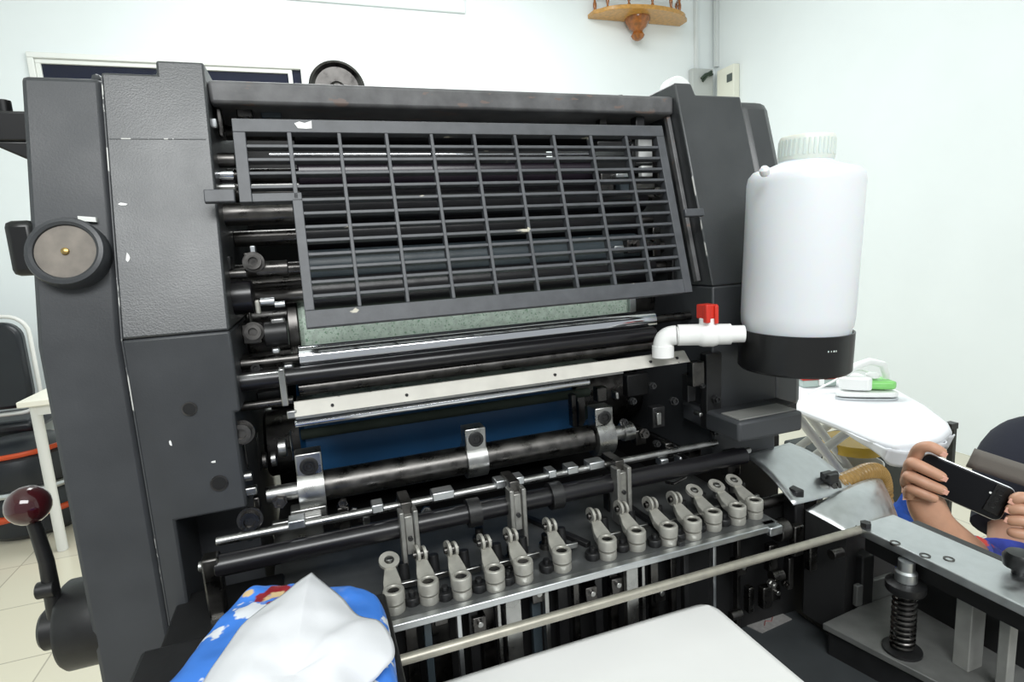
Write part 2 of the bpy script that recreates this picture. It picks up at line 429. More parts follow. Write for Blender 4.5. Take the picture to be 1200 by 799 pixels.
# disc and cover standing behind the beam
p = A(391, 97, 1.0)
MB().lathe((p.x, 0.93, A(391, 106, .94).z), (0, 1, 0), [(0, 0), (0.008, 0), (0.012, 0.004), (0.032, 0.004), (0.037, 0.0), (0.041, 0.003), (0.041, 0.022), (0.03, 0.024), (0, 0.024)], 48).build('rear_handwheel', M['steeld'], PR)
p = A(788, 112, 0.85)
MB().lathe((p.x, 0.83, p.z), (0, 1, 0), [(0, 0), (0.024, 0), (0.026, 0.003), (0.026, 0.02), (0, 0.02)], 36).build('rear_cover_disc', M['white_pl'], PR)
q = A(788, 112, 0.85)
MB().box(q.x-0.008, q.x+0.008, 0.852, 0.866, 1.30, q.z+0.006).build('disc_mount', M['black'], PR)
q = A(391, 106, .94)
MB().box(q.x-0.012, q.x+0.012, 0.9545, 0.968, A(400, 140, 0.95).z-0.0305, q.z+0.012).build('wheel_mount', M['black'], PR)
# back of the press (open to the right so that the room shows through)
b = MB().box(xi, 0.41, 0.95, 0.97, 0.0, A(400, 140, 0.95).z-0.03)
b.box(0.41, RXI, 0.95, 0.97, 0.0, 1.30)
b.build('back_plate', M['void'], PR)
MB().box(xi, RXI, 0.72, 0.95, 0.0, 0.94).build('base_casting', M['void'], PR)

# dial on the left cover
def facept(px, py):
    p = A(px, py, 0.63)
    for _ in range(10): p = A(px, py, fy(p.z)+0.006)
    return p
p = facept(83, 296); nrm = Vector((-0.06, -1, LEAN)).normalized()
p = facept(86, 300)
d = MB().lathe(p+nrm*-0.004, nrm, [(0.028, 0), (0.0312, 0.002), (0.0320, 0.006), (0.0320, 0.018), (0.0305, 0.0212), (0.0272, 0.022), (0.0248, 0.0205), (0.0244, 0.018), (0, 0.018)], 48).build('dial_knob', M['paint_low'], PR)
MB().lathe(p+nrm*0.0135, nrm, [(0.0242, 0), (0.0242, 0.0012), (0, 0.0012)], 40).build('dial_face', mat('dusty_grey_dial_face', (112, 105, 97), 0.5, var=0.38, vscale=45), d)
MB().lathe(p+nrm*0.0145, nrm, [(0.0034, 0), (0.0030, 0.0022), (0.0015, 0.003), (0, 0.003)], 16).build('dial_screw', mat('brass_screw', (176, 150, 96), 0.35, 1), d)
q = A(22, 293, 0.66)
MB().box(q.x-0.004, xo+0.004, 0.645, 0.70, q.z-0.024, q.z+0.026).build('dial_bracket', M['blackp'], PR, bevel=0.006)
q = facept(104, 257)
MB().obox(q+Vector((0, -0.002, 0)), (1, 0, -0.12), (0, 1, 0), (0, 0, 1), 0.007, 0.003, 0.0022).build('indicator_plate', M['frame_white'], PR, flat=True)
# clamp at the rear left edge
q = A(8, 155, 0.72)
b = MB().box(q.x-0.012, xo+0.002, 0.70, 0.75, q.z-0.012, q.z+0.016).cyl((q.x+0.002, 0.72, q.z+0.01), (q.x+0.002, 0.72, q.z+0.03), 0.006)
b.prism([(q.x-0.012, 0.70, q.z-0.012), (xo+0.002, 0.70, q.z-0.012), (xo+0.002, 0.70, q.z-0.036)], (0, 0.05, 0))
b.build('side_clamp', M['blackp'], PR, bevel=0.002)
# hub + lever low on the left
q = A(88, 730, 0.66)
hub = MB().lathe((xo+0.004, 0.66, q.z), (-1, 0, 0), [(0.044, 0), (0.044, 0.034), (0.041, 0.038), (0.020, 0.039), (0.020, 0.056), (0.017, 0.059), (0, 0.059)], 40).build('lever_hub', M['black'], PR)
b0 = Vector((xo-0.036, 0.645, q.z+0.02)); kn = A(33, 592, 0.64)
lv = MB().tube([b0, b0.lerp(kn, 0.5)+Vector((0.003, 0, 0)), kn], [0.0075, 0.0065, 0.0055]).build('lever', M['black'], hub)
MB().sphere(kn, 0.0185, 24).build('ball_knob', M['maroon'], hub)
MB().cyl((xo-0.045, 0.64, q.z+0.052), (xo-0.030, 0.64, q.z+0.052), 0.008).build('lever_bolt', M['black'], hub)

# guard grille lying in the leaning plane
GY0, GZ0 = 0.59, 1.236
def GP(px, py, off=0):
    d = ray(px, py)
    # plane: y = GY0 + LEAN*(z-GZ0)
    k = (GY0+LEAN*(H-GZ0)+off)/(d.y-LEAN*d.z)
    q = d*k; q.z += H; return q
gx0 = GP(276, 190).x; gx1 = (GP(346, 260).x+GP(358, 380).x)/2; gx2 = (GP(779, 160).x+GP(811, 340).x)/2
gz1 = (GP(278, 140).z+GP(775, 146).z)/2; gz0 = (GP(358, 382).z+GP(811, 344).z)/2; gzs = GP(300, 234).z
sl = Vector((0, LEAN, 1)).normalized(); nn = Vector((0, 1, -LEAN)).normalized()
def gbox(b, x0, x1, z0, z1, t=0.010, o=0.0):
    c = Vector(((x0+x1)/2, GY0+LEAN*((z0+z1)/2-GZ0), (z0+z1)/2))+nn*(t/2+o)
    b.obox(c, (1, 0, 0), nn, sl, (x1-x0)/2, t/2, (z1-z0)/2*math.sqrt(1+LEAN**2))
b = MB(); fr = 0.0135
gbox(b, gx0, gx2, gz1-fr, gz1); gbox(b, gx2-0.011, gx2, gz0, gz1-fr)
gbox(b, gx1, gx2-0.011, gz0, gz0+fr+0.003); gbox(b, gx1, gx1+0.0095, gz0+fr+0.003, gzs)
gbox(b, gx0, gx0+0.0115, gzs-0.002, gz1-fr); gbox(b, gx0+0.0115, gx1+0.0095, gzs-0.002, gzs+0.0065)
zi0, zi1 = gz0+fr+0.003, gz1-fr
NB = 13
for i in range(1, NB):
    z = zi0+(zi1-zi0)*i/NB
    x0 = gx0+0.01 if z > gzs+0.008 else gx1+0.008
    gbox(b, x0, gx2-0.009, z-0.0017, z+0.0017, 0.009, 0.001)
xa = gx1+0.004
for i in range(0, 9):
    x = xa+(gx2-0.006-xa)*i/9
    if i == 0: gbox(b, x-0.0022, x+0.0022, gzs, zi1, 0.009, 0.0)
    else: gbox(b, x-0.0019, x+0.0019, zi0, zi1, 0.009, 0.0)
gr = b.build('guard_grille', M['grille'], PR, bevel=0.0006)
def hook(px0, px1, py, hh=0.0065):
    p, q = GP(px0, py), GP(px1, py)
    z = p.z
    MB().obox(((p.x+q.x)/2, GY0+LEAN*(z-GZ0)-0.003, z), (1, 0, 0), nn, sl, abs(q.x-p.x)/2, 0.0028, hh).build('grille_hook', M['grille'], gr, bevel=0.001)
hook(240, 276, 231); hook(800, 822, 250, 0.005)
q = GP(356, 147)
MB().prism([q+Vector((x, -0.0006+LEAN*z, z)) for x, z in ((-.009, .002), (-.004, .004), (0.001, .0025), (.008, .005), (.0075, -.003), (.002, -.0035), (-.006, -.003))], (0, 0.002, 0)).build('paint_chip', M['paper'], gr, flat=True)

# ---- rollers and rods along X
def roller(name, a, b_, Y, r, m, x0=None, x1=None, seg=36):
    u, v, z = XL(a, b_, Y)
    if x0 is not None: u = x0
    if x1 is not None: v = x1
    return MB().cyl((u, Y, z), (v, Y, z), r, seg).build(name, m, PR)
def ends(o_name, x0, x1, Y, z, r): MB().cyl((x0, Y, z), (x1, Y, z), r).build(o_name, M['steeld'], PR)
def inroller(py, Y, r, m, x0=0.0, x1=0.46, name='ink_roller'):
    z = A(550, py, Y).z
    o = MB().cyl((x0, Y, z), (x1, Y, z), r, 40).build(name, m, PR)
    MB().cyl((xi, Y, z), (RXI, Y, z), r*0.42).build('roller_shaft', M['steeld'], o)
    return o
inroller(158, 0.80, 0.022, M['rub'])
z = A(500, 181, 0.735).z
MB().cyl((A(315, 178, .735).x, 0.735, z), (A(697, 178, .735).x, 0.735, z), 0.0022).build('chrome_rod', M['chrome'], PR)
inroller(203, 0.765, 0.020, M['rubp'])
inroller(238, 0.73, 0.019, M['rub'])
inroller(222, 0.83, 0.030, M['rubp'])
inroller(268, 0.75, 0.022, M['rub'])
inroller(302, 0.72, 0.020, M['rubt'], 0.0, 0.44)
inroller(330, 0.715, 0.022, M['rub'])
inroller(318, 0.76, 0.03, M['rub'])
# plate/blanket cylinder (pale green), chrome damping roller, dark roller, tray bar
x0_, x1_, _ = XL((352, 398), (742, 360), 0.70)
zg = A(550, 372, 0.715).z
bcy_, bcr = 0.768, 0.058
bl = MB().cyl((x0_, bcy_, zg-0.004), (x1_, bcy_, zg-0.004), bcr, 64).build('blanket_cylinder', M['blanket'], PR)
MB().cyl((x0_-0.012, bcy_, zg-0.004), (x0_-0.0005, bcy_, zg-0.004), bcr+0.002, 48).build('cylinder_bearer', M['steeld'], bl)
MB().cyl((x1_+0.0005, bcy_, zg-0.004), (x1_+0.010, bcy_, zg-0.004), bcr+0.002, 48).build('cylinder_bearer', M['alu'], bl)
MB().cyl((xi, bcy_, zg-0.004), (RXI, bcy_, zg-0.004), 0.03).build('cylinder_shaft', M['steeld'], bl)
cx0, cx1, cz = XL((350, 419), (764, 376), 0.655)
roller('chrome_roller', (350, 419), (764, 376), 0.658, 0.0140, M['chrome'])
MB().cyl((xi, 0.658, cz), (RXI, 0.658, cz), 0.006).build('roller_shaft', M['steeld'], PR)
roller('dark_roller', (345, 438), (766, 393), 0.638, 0.0095, M['rub'], x0=A(275, 446, .638).x)
roller('form_rod', (350, 455), (762, 404), 0.645, 0.0085, M['steeld'])
# tray bar, tipped so that it catches the ceiling light
tx0, tx1, tz1 = XL((344, 472), (806, 413), 0.605)
_, _, tz0 = XL((344, 488), (806, 425), 0.600)
tb = MB().prism([(tx0, 0.600, tz0), (tx0, 0.612, tz1), (tx0, 0.616, tz1), (tx0, 0.606, tz0-0.001)], (tx1-tx0, 0, 0)).build('water_tray_bar', M['white_metal'], PR)
for px in (380, 455, 625, 752, 790):
    u, v = A(px, 0, .606), 0
    q = tx0+(tx1-tx0)*(px-344)/462
    MB().cyl((q, 0.6035, (tz0+tz1)/2), (q, 0.6085, (tz0+tz1)/2-0.001), 0.0017, 8).build('rivet', M['black'], tb)
MB().box(tx0+0.0, tx1-0.09, 0.612, 0.70, tz0-0.006, tz0-0.001).build('water_tray', M['steel'], PR)
b = MB()
p = A(332, 455, 0.60)
b.box(p.x-0.003, p.x+0.003, 0.598, 0.61, p.z-0.018, p.z+0.02).box(p.x, tx0+0.002, 0.603, 0.61, tz0-0.002, tz0+0.006)
b.build('tray_bracket', M['steel'], PR, bevel=0.001)
roller('chrome_rod', (345, 491), (690, 452), 0.622, 0.0042, M['chrome'])
# blue impression cylinder
ix0, ix1, _ = XL((352, 520), (676, 480), 0.74)
zbl = A(520, 505, 0.735).z
im = MB().cyl((ix0, 0.82, zbl-0.005), (ix1, 0.82, zbl-0.005), 0.083, 64).build('impression_cylinder', M['blue'], PR)
MB().cyl((xi, 0.82, zbl-0.005), (RXI, 0.82, zbl-0.005), 0.045).build('cylinder_shaft', M['steeld'], im)
MB().cyl((ix1, 0.82, zbl-0.005), (ix1+0.012, 0.82, zbl-0.005), 0.087, 48).build('cylinder_bearer', M['steeld'], im)
roller('blanket_edge_strip', (352, 506), (690, 462), 0.735, 0.0065, M['olive'])

# gripper shaft with three clamps
S1Y = 0.632
sx0, sx1, sz = XL((330, 578), (738, 504), S1Y)
g = MB().cyl((A(378, 572, S1Y).x, S1Y, sz), (A(692, 512, S1Y).x, S1Y, sz), 0.0165, 32).build('gripper_shaft', M['steeld'], PR)
MB().cyl((A(312, 578, S1Y).x, S1Y, sz), (sx1, S1Y, sz), 0.009).build('shaft_core', M['steel'], g)
def shaft_clamp(px, wpx, Y, zc_, r, big=1.0):
    x = A(px, 540, Y).x; w = wpx/FPX*Y/0.93/2
    b = MB().lathe((x-w, Y, zc_), (1, 0, 0), [(r*1.02, 0), (r*big, 0.0), (r*big, 2*w), (r*1.02, 2*w)], 28)
    o = b.build('shaft_clamp', M['steel'], PR)
    MB().box(x-w*1.02, x+w*1.02, Y-r*0.85, Y+r*0.5, zc_+r*0.9, zc_+r*0.9+2.15*w).build('clamp_block', M['steel'], o, bevel=0.0014)
    fc = Vector((x, Y-r*0.85, zc_+r*0.9+1.08*w))
    MB().lathe(fc+Vector((0, 0.001, 0)), (0, -1, 0), [(w*0.72, 0), (w*0.72, 0.0025), (w*0.62, 0.003), (w*0.45, 0.003), (w*0.42, 0.0012), (w*0.2, 0.0012), (w*0.15, 0.002), (0, 0.002)], 20).build('socket_screw', M['black'], o)
    return o
shaft_clamp(362, 26, S1Y, sz, 0.0165, 1.5); shaft_clamp(556, 24, S1Y, sz, 0.0165, 1.3); shaft_clamp(704, 24, S1Y, sz, 0.0165, 1.45)
MB().lathe((sx1-0.012, S1Y, sz), (1, 0, 0), [(0.012, 0), (0.012, 0.014), (0.006, 0.014), (0.006, 0.018), (0, 0.018)], 24).build('shaft_end', M['steel'], PR)

# second shaft in front of it and a thin rod with bright stops
S2Y = 0.575
hx0, hx1, hz = XL((252, 660), (850, 541), S2Y)
sh2 = MB().cyl((hx0, S2Y, hz), (hx1+0.03, S2Y, hz), 0.0105, 28).build('guide_shaft', M['rub'], PR)
MB().cyl((A(232, 657, S2Y).x, S2Y, hz+0.003), (hx0, S2Y, hz+0.003), 0.005).build('shaft_tip', M['steel'], sh2)
rz = hz+0.017
MB().cyl((A(255, 648, .59).x, 0.592, rz), (hx1, 0.592, rz), 0.0045).build('guide_rod', M['steel'], PR)
for px, w_ in ((345, 0.016), (442, 0.012), (520, 0.024), (588, 0.012), (610, 0.010), (648, 0.01), (672, 0.014), (700, 0.02)):
    x = A(px, 590, 0.585).x
    MB().box(x-w_/2, x+w_/2, 0.581, 0.598, rz+0.001, rz+0.010).build('rod_stop', M['alu'], PR, bevel=0.001)
for px in (478, 607, 731):
    x = A(px, 600, 0.56).x
    z0 = hz-0.032
    b = MB().box(x-0.0095, x-0.0045, 0.556, 0.572, z0-0.012, hz+0.024).box(x+0.0045, x+0.0095, 0.556, 0.572, z0-0.012, hz+0.024).box(x-0.0045, x+0.0045, 0.559, 0.572, z0+0.008, hz+0.018)
    sg = b.build('sheet_guide', M['guide'], PR, bevel=0.001)
    MB().box(x-0.006, x+0.006, 0.566, 0.60, hz+0.012, hz+0.03).build('guide_head', M['steeld'], sg, bevel=0.001)
    MB().cyl((x, 0.5565, hz-0.006), (x, 0.565, hz-0.006), 0.0025).build('guide_screw', M['black'], sg)
for px in (650, 553):
    x = A(px, 580, S2Y).x
    MB().ring((x, S2Y, hz), (1, 0, 0), 0.0155, 0.0106, 0.014).build('shaft_collar', M['black'], sh2)
# shaft carrier arm at the left end
q = A(246, 650, 0.572)
arm = MB().prism([(q.x-0.008, 0.566, hz+0.012), (q.x+0.007, 0.566, hz+0.012), (q.x+0.008, 0.566, hz-0.02), (q.x+0.006, 0.566, hz-0.075), (q.x-0.006, 0.566, hz-0.075), (q.x-0.0075, 0.566, hz-0.03)], (0, 0.018, 0)).build('shaft_carrier', M['steeld'], PR, bevel=0.002)
MB().box(q.x-0.0055, q.x+0.0055, 0.562, 0.567, hz-0.052, hz-0.046).build('carrier_clip', M['steel'], arm)

# ---- feed board, suction arms, front edge
FZ = 0.965
fx0, fx1 = A(455, 733, 0.50).x, A(897, 614, 0.50).x
FE = (A(465, 730, .5).z+A(895, 614, .5).z)/2
FZ = FE
fbx0 = A(300, 690, .5).x
MB().box(fbx0, fx1+0.02, 0.502, 0.72, FZ-0.006, FZ-0.001).build('feed_board', mat('grey_oiled_feed_board', (104, 106, 106), 0.38, 0.6, var=0.3, vscale=25), PR)
MB().box(fbx0, fx1, 0.4945, 0.5035, FZ-0.0075, FZ).build('feed_edge', M['alu'], PR, bevel=0.001)
q = A(902, 610, 0.5)
MB().box(q.x-0.006, q.x+0.012, 0.492, 0.51, FZ-0.012, FZ-0.001).build('edge_bracket', M['alu'], PR, bevel=0.0015)
MB().cyl((A(900, 603, .53).x-0.02, 0.545, FZ+0.004), (fx1+0.018, 0.545, FZ+0.004), 0.004).build('edge_pin', M['alu'], PR)
cups = [(463, 712), (503, 701), (541, 695), (580, 686), (613, 677), (658, 664), (711, 650), (745, 640), (782, 634), (810, 627), (834, 617), (862, 610), (882, 603)]
def make_arm(flat_ring):
    # local origin: foot of the cup on the board
    arm = MB()
    pr = [(-0.0085, -0.006, 0.0165), (0.0085, -0.006, 0.0165), (0.0075, 0.012, 0.0195), (0.0050, 0.024, 0.026), (-0.0050, 0.024, 0.026), (-0.0075, 0.012, 0.0195)]
    arm.prism(pr, (0, 0, -0.0075))
    arm.lathe((0, -0.002, 0.009), (0, 0, 1), [(0.0092, 0), (0.0094, 0.009), (0.0086, 0.011), (0.0056, 0.011), (0.0052, 0.008), (0, 0.008)], 20)
    a = arm.build('suction_arm', M['cast'], None, bevel=0.0008)
    org = a.location.copy()
    a.location = (0, 0, 0)
    for v in a.data.vertices: v.co += org
    def sub(b, nm, m, bev=0):
        o = b.build(nm, m, None, bevel=bev)
        og = o.location.copy(); o.location = (0, 0, 0)
        for v in o.data.vertices: v.co += og
        o.parent = a
    sub(MB().lathe((0, -0.002, 0), (0, 0, 1), [(0.0085, 0), (0.0090, 0.002), (0.0088, 0.0075), (0.0070, 0.0078), (0.0070, 0.0092)], 20), 'suction_cup', M['cast'])
    sub(MB().lathe((0, -0.002, 0.0178), (0, 0, 1), [(0.0049, 0), (0.0049, 0.0006), (0, 0.0006)], 16), 'cup_bore', M['steeld'])
    if flat_ring:
        sub(MB().ring((0, 0.030, 0.0285), (0.1, -0.45, 1), 0.0092, 0.0045, 0.003, 20), 'washer', M['cast'])
        sub(MB().cyl((0, 0.030, 0.015), (0, 0.030, 0.031), 0.0035, 12), 'washer_screw', M['steel'])
    else:
        sub(MB().ring((-0.0032, 0.028, 0.030), (1, 0.15, 0), 0.0078, 0.0035, 0.0026, 18), 'eyelet', M['cast'])
        sub(MB().ring((0.0032, 0.028, 0.029), (1, 0.15, 0), 0.0066, 0.0032, 0.0026, 18), 'eyelet', M['cast'])
        sub(MB().cyl((-0.007, 0.028, 0.029), (0.007, 0.028, 0.029), 0.003, 10), 'eyelet_pin', M['steeld'])
    sub(MB().lathe((-0.0145, 0.001, 0), (0, 0, 1), [(0.0066, 0), (0.0072, 0.001), (0.0072, 0.006), (0.0064, 0.0072), (0.003, 0.0074), (0.003, 0.0115), (0, 0.012)], 16), 'stop_knob', M['black'])
    sub(MB().box(0.004, 0.024, 0.016, 0.020, 0.007, 0.0125), 'link_bar', M['steel'], 0.0008)
    sub(MB().cyl((0.0125, 0.030, 0.0), (0.0125, 0.034, 0.022), 0.005, 10), 'spring_post', M['black'])
    return a
protos = {}
for i, (px, py) in enumerate(cups):
    fl = i < 1 or i > 9
    p = AZ(px, py, FZ)
    loc = Vector((p.x, p.y, FZ-0.0012))-PR.location
    if fl not in protos:
        a = make_arm(fl); protos[fl] = a; a.parent = PR; a.location = loc
    else:
        a = copy_part(protos[fl], PR, (0, 0, 0)); a.location = loc
    a.rotation_euler = (0, 0, R(random.uniform(-4, 4)))
    a.scale = (1.13, 1.13, 1.13)
# things lying on the board: springs and dark brackets
for px, py in ((562, 632), (640, 640), (600, 655)):
    p = AZ(px, py, FZ)
    MB().lathe((p.x, p.y, FZ-0.001), (0, 0, 1), [(0.008, 0), (0.008, 0.005), (0.005, 0.006), (0.005, 0.016), (0, 0.017)], 14).build('board_stud', M['steeld'], PR)
b = MB()
for (p0, p1) in (((610, 605), (690, 640)), ((730, 590), (800, 640)), ((560, 632), (600, 668))):
    u, v = AZ(*p0, FZ), AZ(*p1, FZ); d = (v-u).normalized()
    b = MB().obox((u+v)/2+Vector((0, 0, 0.002)), d, Vector((0, 0, 1)).cross(d), (0, 0, 1), (v-u).length/2, 0.004, 0.003)
    b.build('board_strip', M['black'], PR, bevel=0.001)
# vertical stops and strips below the board edge
MB().box(fbx0, 0.60, 0.545, 0.56, 0.60, FZ-0.006).build('feeder_back_plate', M['void'], PR)
strips = [(478, 14, 'steeld', .53), (498, 9, 'rubt', .52), (513, 22, 'steeld', .54), (536, 6, 'alu', .51), (553, 12, 'black', .52), (570, 16, 'steeld', .53), (584, 5, 'steel', .51), (601, 21, 'steel', .506), (628, 12, 'rubt', .53), (641, 6, 'steel', .51),
          (660, 14, 'black', .53), (676, 8, 'steeld', .52), (702, 11, 'black', .52), (720, 12, 'steeld', .52), (742, 18, 'steel', .506), (755, 5, 'steel', .515), (768, 12, 'steeld', .52), (790, 9, 'steeld', .53), (805, 8, 'black', .52), (838, 5, 'alu', .51), (866, 6, 'steeld', .53)]
for px, w_, m, Y in strips:
    x = A(px, 700, Y).x; w2 = w_/FPX*Y*1.06/2
    zt_ = FZ-0.008-(0.012 if m in ('rubt', 'steeld') and Y > .52 else 0)
    MB().box(x-w2, x+w2, Y, Y+0.008, 0.72, zt_).build('sheet_stop', M[m], PR, bevel=0.0008)
# hanging blocks on some stops
for px, py in ((515, 715), (628, 690), (720, 680), (690, 690), (770, 690), (905, 690), (560, 725), (865, 660)):
    q = A(px, py, 0.522)
    o = MB().box(q.x-0.007, q.x+0.007, 0.515, 0.529, q.z-0.012, q.z+0.006).build('stop_block', M['steeld'], PR, bevel=0.001)
    MB().cyl((q.x, 0.511, q.z), (q.x, 0.516, q.z), 0.003, 10).build('block_screw', M['steel'], o)
# long front rod
RY = 0.46
ra, rb = A(440, 783, RY), A(1010, 620, RY)
MB().cyl((ra.x-0.06, RY, (A(465, 775, RY).z+rb.z)/2), (rb.x, RY, (A(465, 775, RY).z+rb.z)/2), 0.0047, 20).build('front_rod', M['rod'], PR)
RZ = (A(465, 775, RY).z+rb.z)/2
# black feeder ledge at the left, carrying the tissue pack
lz = A(205, 752, 0.5).z
lx0 = A(165, 762, 0.5).x
b = MB().box(lx0, 0.035, 0.16, 0.50, lz-0.03, lz).box(lx0, lx0+0.012, 0.16, 0.50, 0.3, lz-0.03)
ledge = b.build('feeder_ledge', M['black'], PR, bevel=0.004)
MB().box(lx0, -0.06, 0.495, FY+0.02, 0.0, lz-0.028).build('feeder_column', M['void'], PR, bevel=0.003)
# steel plate at the right and what is under it
pz = RZ+0.004
pa, pb, pc_ = AZ(1010, 618, pz), AZ(1195, 708, pz), AZ(1062, 609, pz)
px0, px1 = pa.x-0.002, pc_.x
pl = MB().box(px0, px1, 0.285, 0.465, pz-0.010, pz).build('feeder_side_plate', M['alu'], PR, bevel=0.0012)
for (hx, hy) in ((1049, 636), (1084, 651), (1112, 655)):
    q = AZ(hx, hy, pz)
    MB().lathe((q.x, q.y, pz-0.002), (0, 0, 1), [(0.0052, 0), (0.0052, 0.0026), (0.0034, 0.0026), (0.003, 0.0012), (0, 0.0012)], 16).build('plate_screw', M['steeld'], pl)
q = AZ(1014, 616, pz)
MB().cyl((q.x-0.002, q.y-0.002, pz-0.002), (q.x-0.002, q.y-0.002, pz+0.006), 0.006, 6).build('rod_nut', M['black'], pl)
MB().box(px0+0.014, px0+0.03, 0.285, 0.462, pz-0.034, pz-0.0105).build('plate_rib', M['void'], pl)
# adjusting screw with spring
qy = 0.388
q = AX(1062, 670, 0.571); qy = q.y; qx = 0.571
sc = MB().lathe((qx, qy, pz-0.034), (0, 0, 1), [(0.0105, 0), (0.0105, 0.010), (0.008, 0.012), (0.008, 0.023)], 24).build('spring_nut', M['alu'], PR)
lowz = pz-0.034-0.084
MB().cyl((qx, qy, lowz-0.004), (qx, qy, pz-0.03), 0.0062).build('spring_bolt', M['black'], PR)
MB().lathe((qx, qy, pz-0.046), (0, 0, 1), [(0.018, 0), (0.019, 0.002), (0.019, 0.009), (0.012, 0.0115)], 28).build('spring_collar', M['black'], PR)
pts = []
turns = 11; z0, z1 = lowz+0.004, pz-0.047
for i in range(turns*16+1):
    a = i/16*2*PI; pts.append((qx+math.cos(a)*0.0105, qy+math.sin(a)*0.0105, z0+(z1-z0)*i/(turns*16)))
MB().tube(pts, 0.0017, 8).build('coil_spring', M['steeld'], PR)
MB().lathe((qx, qy, lowz), (0, 0, 1), [(0.019, 0), (0.019, 0.003), (0.014, 0.004)], 28).build('spring_washer', M['black'], PR)
# lower carriage plate
la = AZ(964, 730, lowz); lb_ = AZ(1003, 712, lowz); lc = AZ(1115, 802, lowz)
MB().prism([la, lb_, (0.68, lb_.y+0.02, lowz), (0.70, 0.22, lowz), (lc.x, lc.y-0.03, lowz)], (0, 0, -0.008)).build('carriage_plate', M['greyplate'], PR, bevel=0.001)
MB().prism([(la.x+0.006, la.y-0.002, lowz-0.0085), (0.67, la.y, lowz-0.0085), (0.69, 0.22, lowz-0.0085), (lc.x+0.006, lc.y-0.03, lowz-0.0085)], (0, 0, -0.045)).build('carriage_block', M['black'], PR, bevel=0.002)
q = AZ(1003, 712, lowz)
MB().box(q.x+0.001, q.x+0.065, q.y, q.y+0.006, lowz+0.0005, lowz+0.028).build('carriage_rib', M['greyplate'], PR, bevel=0.001)
q = AX(1133, 720, 0.605)
MB().box(0.600, 0.622, q.y-0.008, q.y+0.008, lowz-0.03, pz-0.0105).build('plate_post', M['post'], PR, bevel=0.001)
q2 = AX(1181, 740, 0.605)
MB().box(0.600, 0.612, q2.y-0.005, q2.y+0.005, lowz-0.03, pz-0.0105).build('plate_post', M['post'], PR, bevel=0.001)
MB().box(0.655, 0.668, 0.28, 0.46, 0.3, pz-0.012).build('feeder_side_wall', M['black'], PR, bevel=0.002)
MB().box(0.60, 0.62, 0.475, 0.76, 0.3, FZ-0.06).build('feeder_inner_wall', M['void'], PR, bevel=0.002)
# dark feed table beside the paper, with a metal tag
TZ = 0.80
tyb = (AZ(872, 733, TZ).y+AZ(911, 715, TZ).y)/2; txr = (AZ(930, 727, TZ).x+AZ(1075, 799, TZ).x)/2
MB().box(-0.02, txr, 0.14, tyb, TZ-0.02, TZ).build('pile_table', mat('dark_grey_table_paint', (52, 55, 57), 0.5, var=0.2, vscale=20), PR, bevel=0.003)
t0, t1, t2, t3 = AZ(874, 733, TZ), AZ(911, 716, TZ), AZ(928, 726, TZ), AZ(893, 742, TZ)
tg = MB().prism([t0, t1, t2, t3], (0, 0, 0.0012)).build('metal_tag', mat('dull_grey_tag', (150, 148, 146), 0.4, 0.3, var=0.15, vscale=200), PR)
c_ = (t0+t1+t2+t3)/4+Vector((0, 0, 0.0014))
MB().tube([c_+Vector((-0.012, -0.004, 0)), c_+Vector((-0.004, 0.003, 0)), c_+Vector((0.002, -0.001, 0)), c_+Vector((0.01, 0.005, 0))], 0.0006, 6).build('red_mark', mat('faded_red_ink', (120, 60, 58), 0.6), tg)

# ---- clutter in the left gap (bearings, clamps, bolts)
def stub(px0, px1, py, rpx, Y, m, name='bearing_stub'):
    p, q = A(px0, py, Y), A(px1, py, Y); r = rpx/FPX*Y*1.05
    return MB().cyl((p.x, Y, p.z), (q.x, Y, p.z), r, 20).build(name, m, PR)
def bolt(px, py, rpx, Y, m=None, parent=None):
    p = A(px, py, Y); r = rpx/FPX*Y*1.05
    o = MB().lathe((p.x, Y, p.z), (0, -1, 0.1), [(r*1.3, -0.004), (r*1.3, 0), (r, 0), (r, r*0.9), (r*0.55, r*0.9), (r*0.5, r*0.5), (0, r*0.5)], 6 if rpx < 7 else 20).build('bolt', m or M['steeld'], PR)
    return o
def blk(px0, py0, px1, py1, Y, d, m, name, bev=0.0015):
    p, q = A(px0, py0, Y), A(px1, py1, Y)
    return MB().box(min(p.x, q.x), max(p.x, q.x), Y, Y+d, min(p.z, q.z), max(p.z, q.z)).build(name, m, PR, bevel=bev)
blk(252, 126, 263, 160, .70, .02, M['steeld'], 'roller_bracket'); blk(246, 138, 255, 150, .69, .006, M['alu'], 'adjuster')
blk(276, 126, 296, 138, .71, .02, M['steeld'], 'roller_bracket'); blk(305, 126, 330, 138, .72, .02, M['rubt'], 'roller_bracket')
stub(244, 276, 188, 7, .70, M['steeld']); stub(246, 274, 205, 4, .68, M['chrome'], 'roller_pin'); stub(246, 276, 215, 9, .70, M['rubp'])
stub(262, 345, 252, 11, .69, M['steeld']); stub(256, 276, 220, 4, .68, M['steel'], 'roller_pin')
blk(284, 296, 298, 318, .66, .02, M['steeld'], 'shaft_block'); blk(262, 300, 272, 316, .665, .02, M['black'], 'shaft_block')
bolt(297, 307, 8, .655); stub(300, 338, 316, 8, .67, M['steeld']); stub(262, 290, 322, 5, .67, M['steeld'])
blk(292, 288, 300, 297, .66, .01, M['alu'], 'adjuster', .001)
stub(262, 298, 350, 17, .67, M['rub'], 'bearing'); blk(298, 352, 306, 368, .655, .006, M['cast'], 'adjuster'); stub(305, 322, 354, 4, .655, M['alu'], 'roller_pin')
stub(322, 334, 357, 3, .655, M['alu'], 'roller_pin')
blk(282, 381, 308, 402, .655, .018, M['steeld'], 'shaft_block'); bolt(297, 389, 8, .652); blk(290, 366, 296, 382, .66, .01, M['steeld'], 'lever')
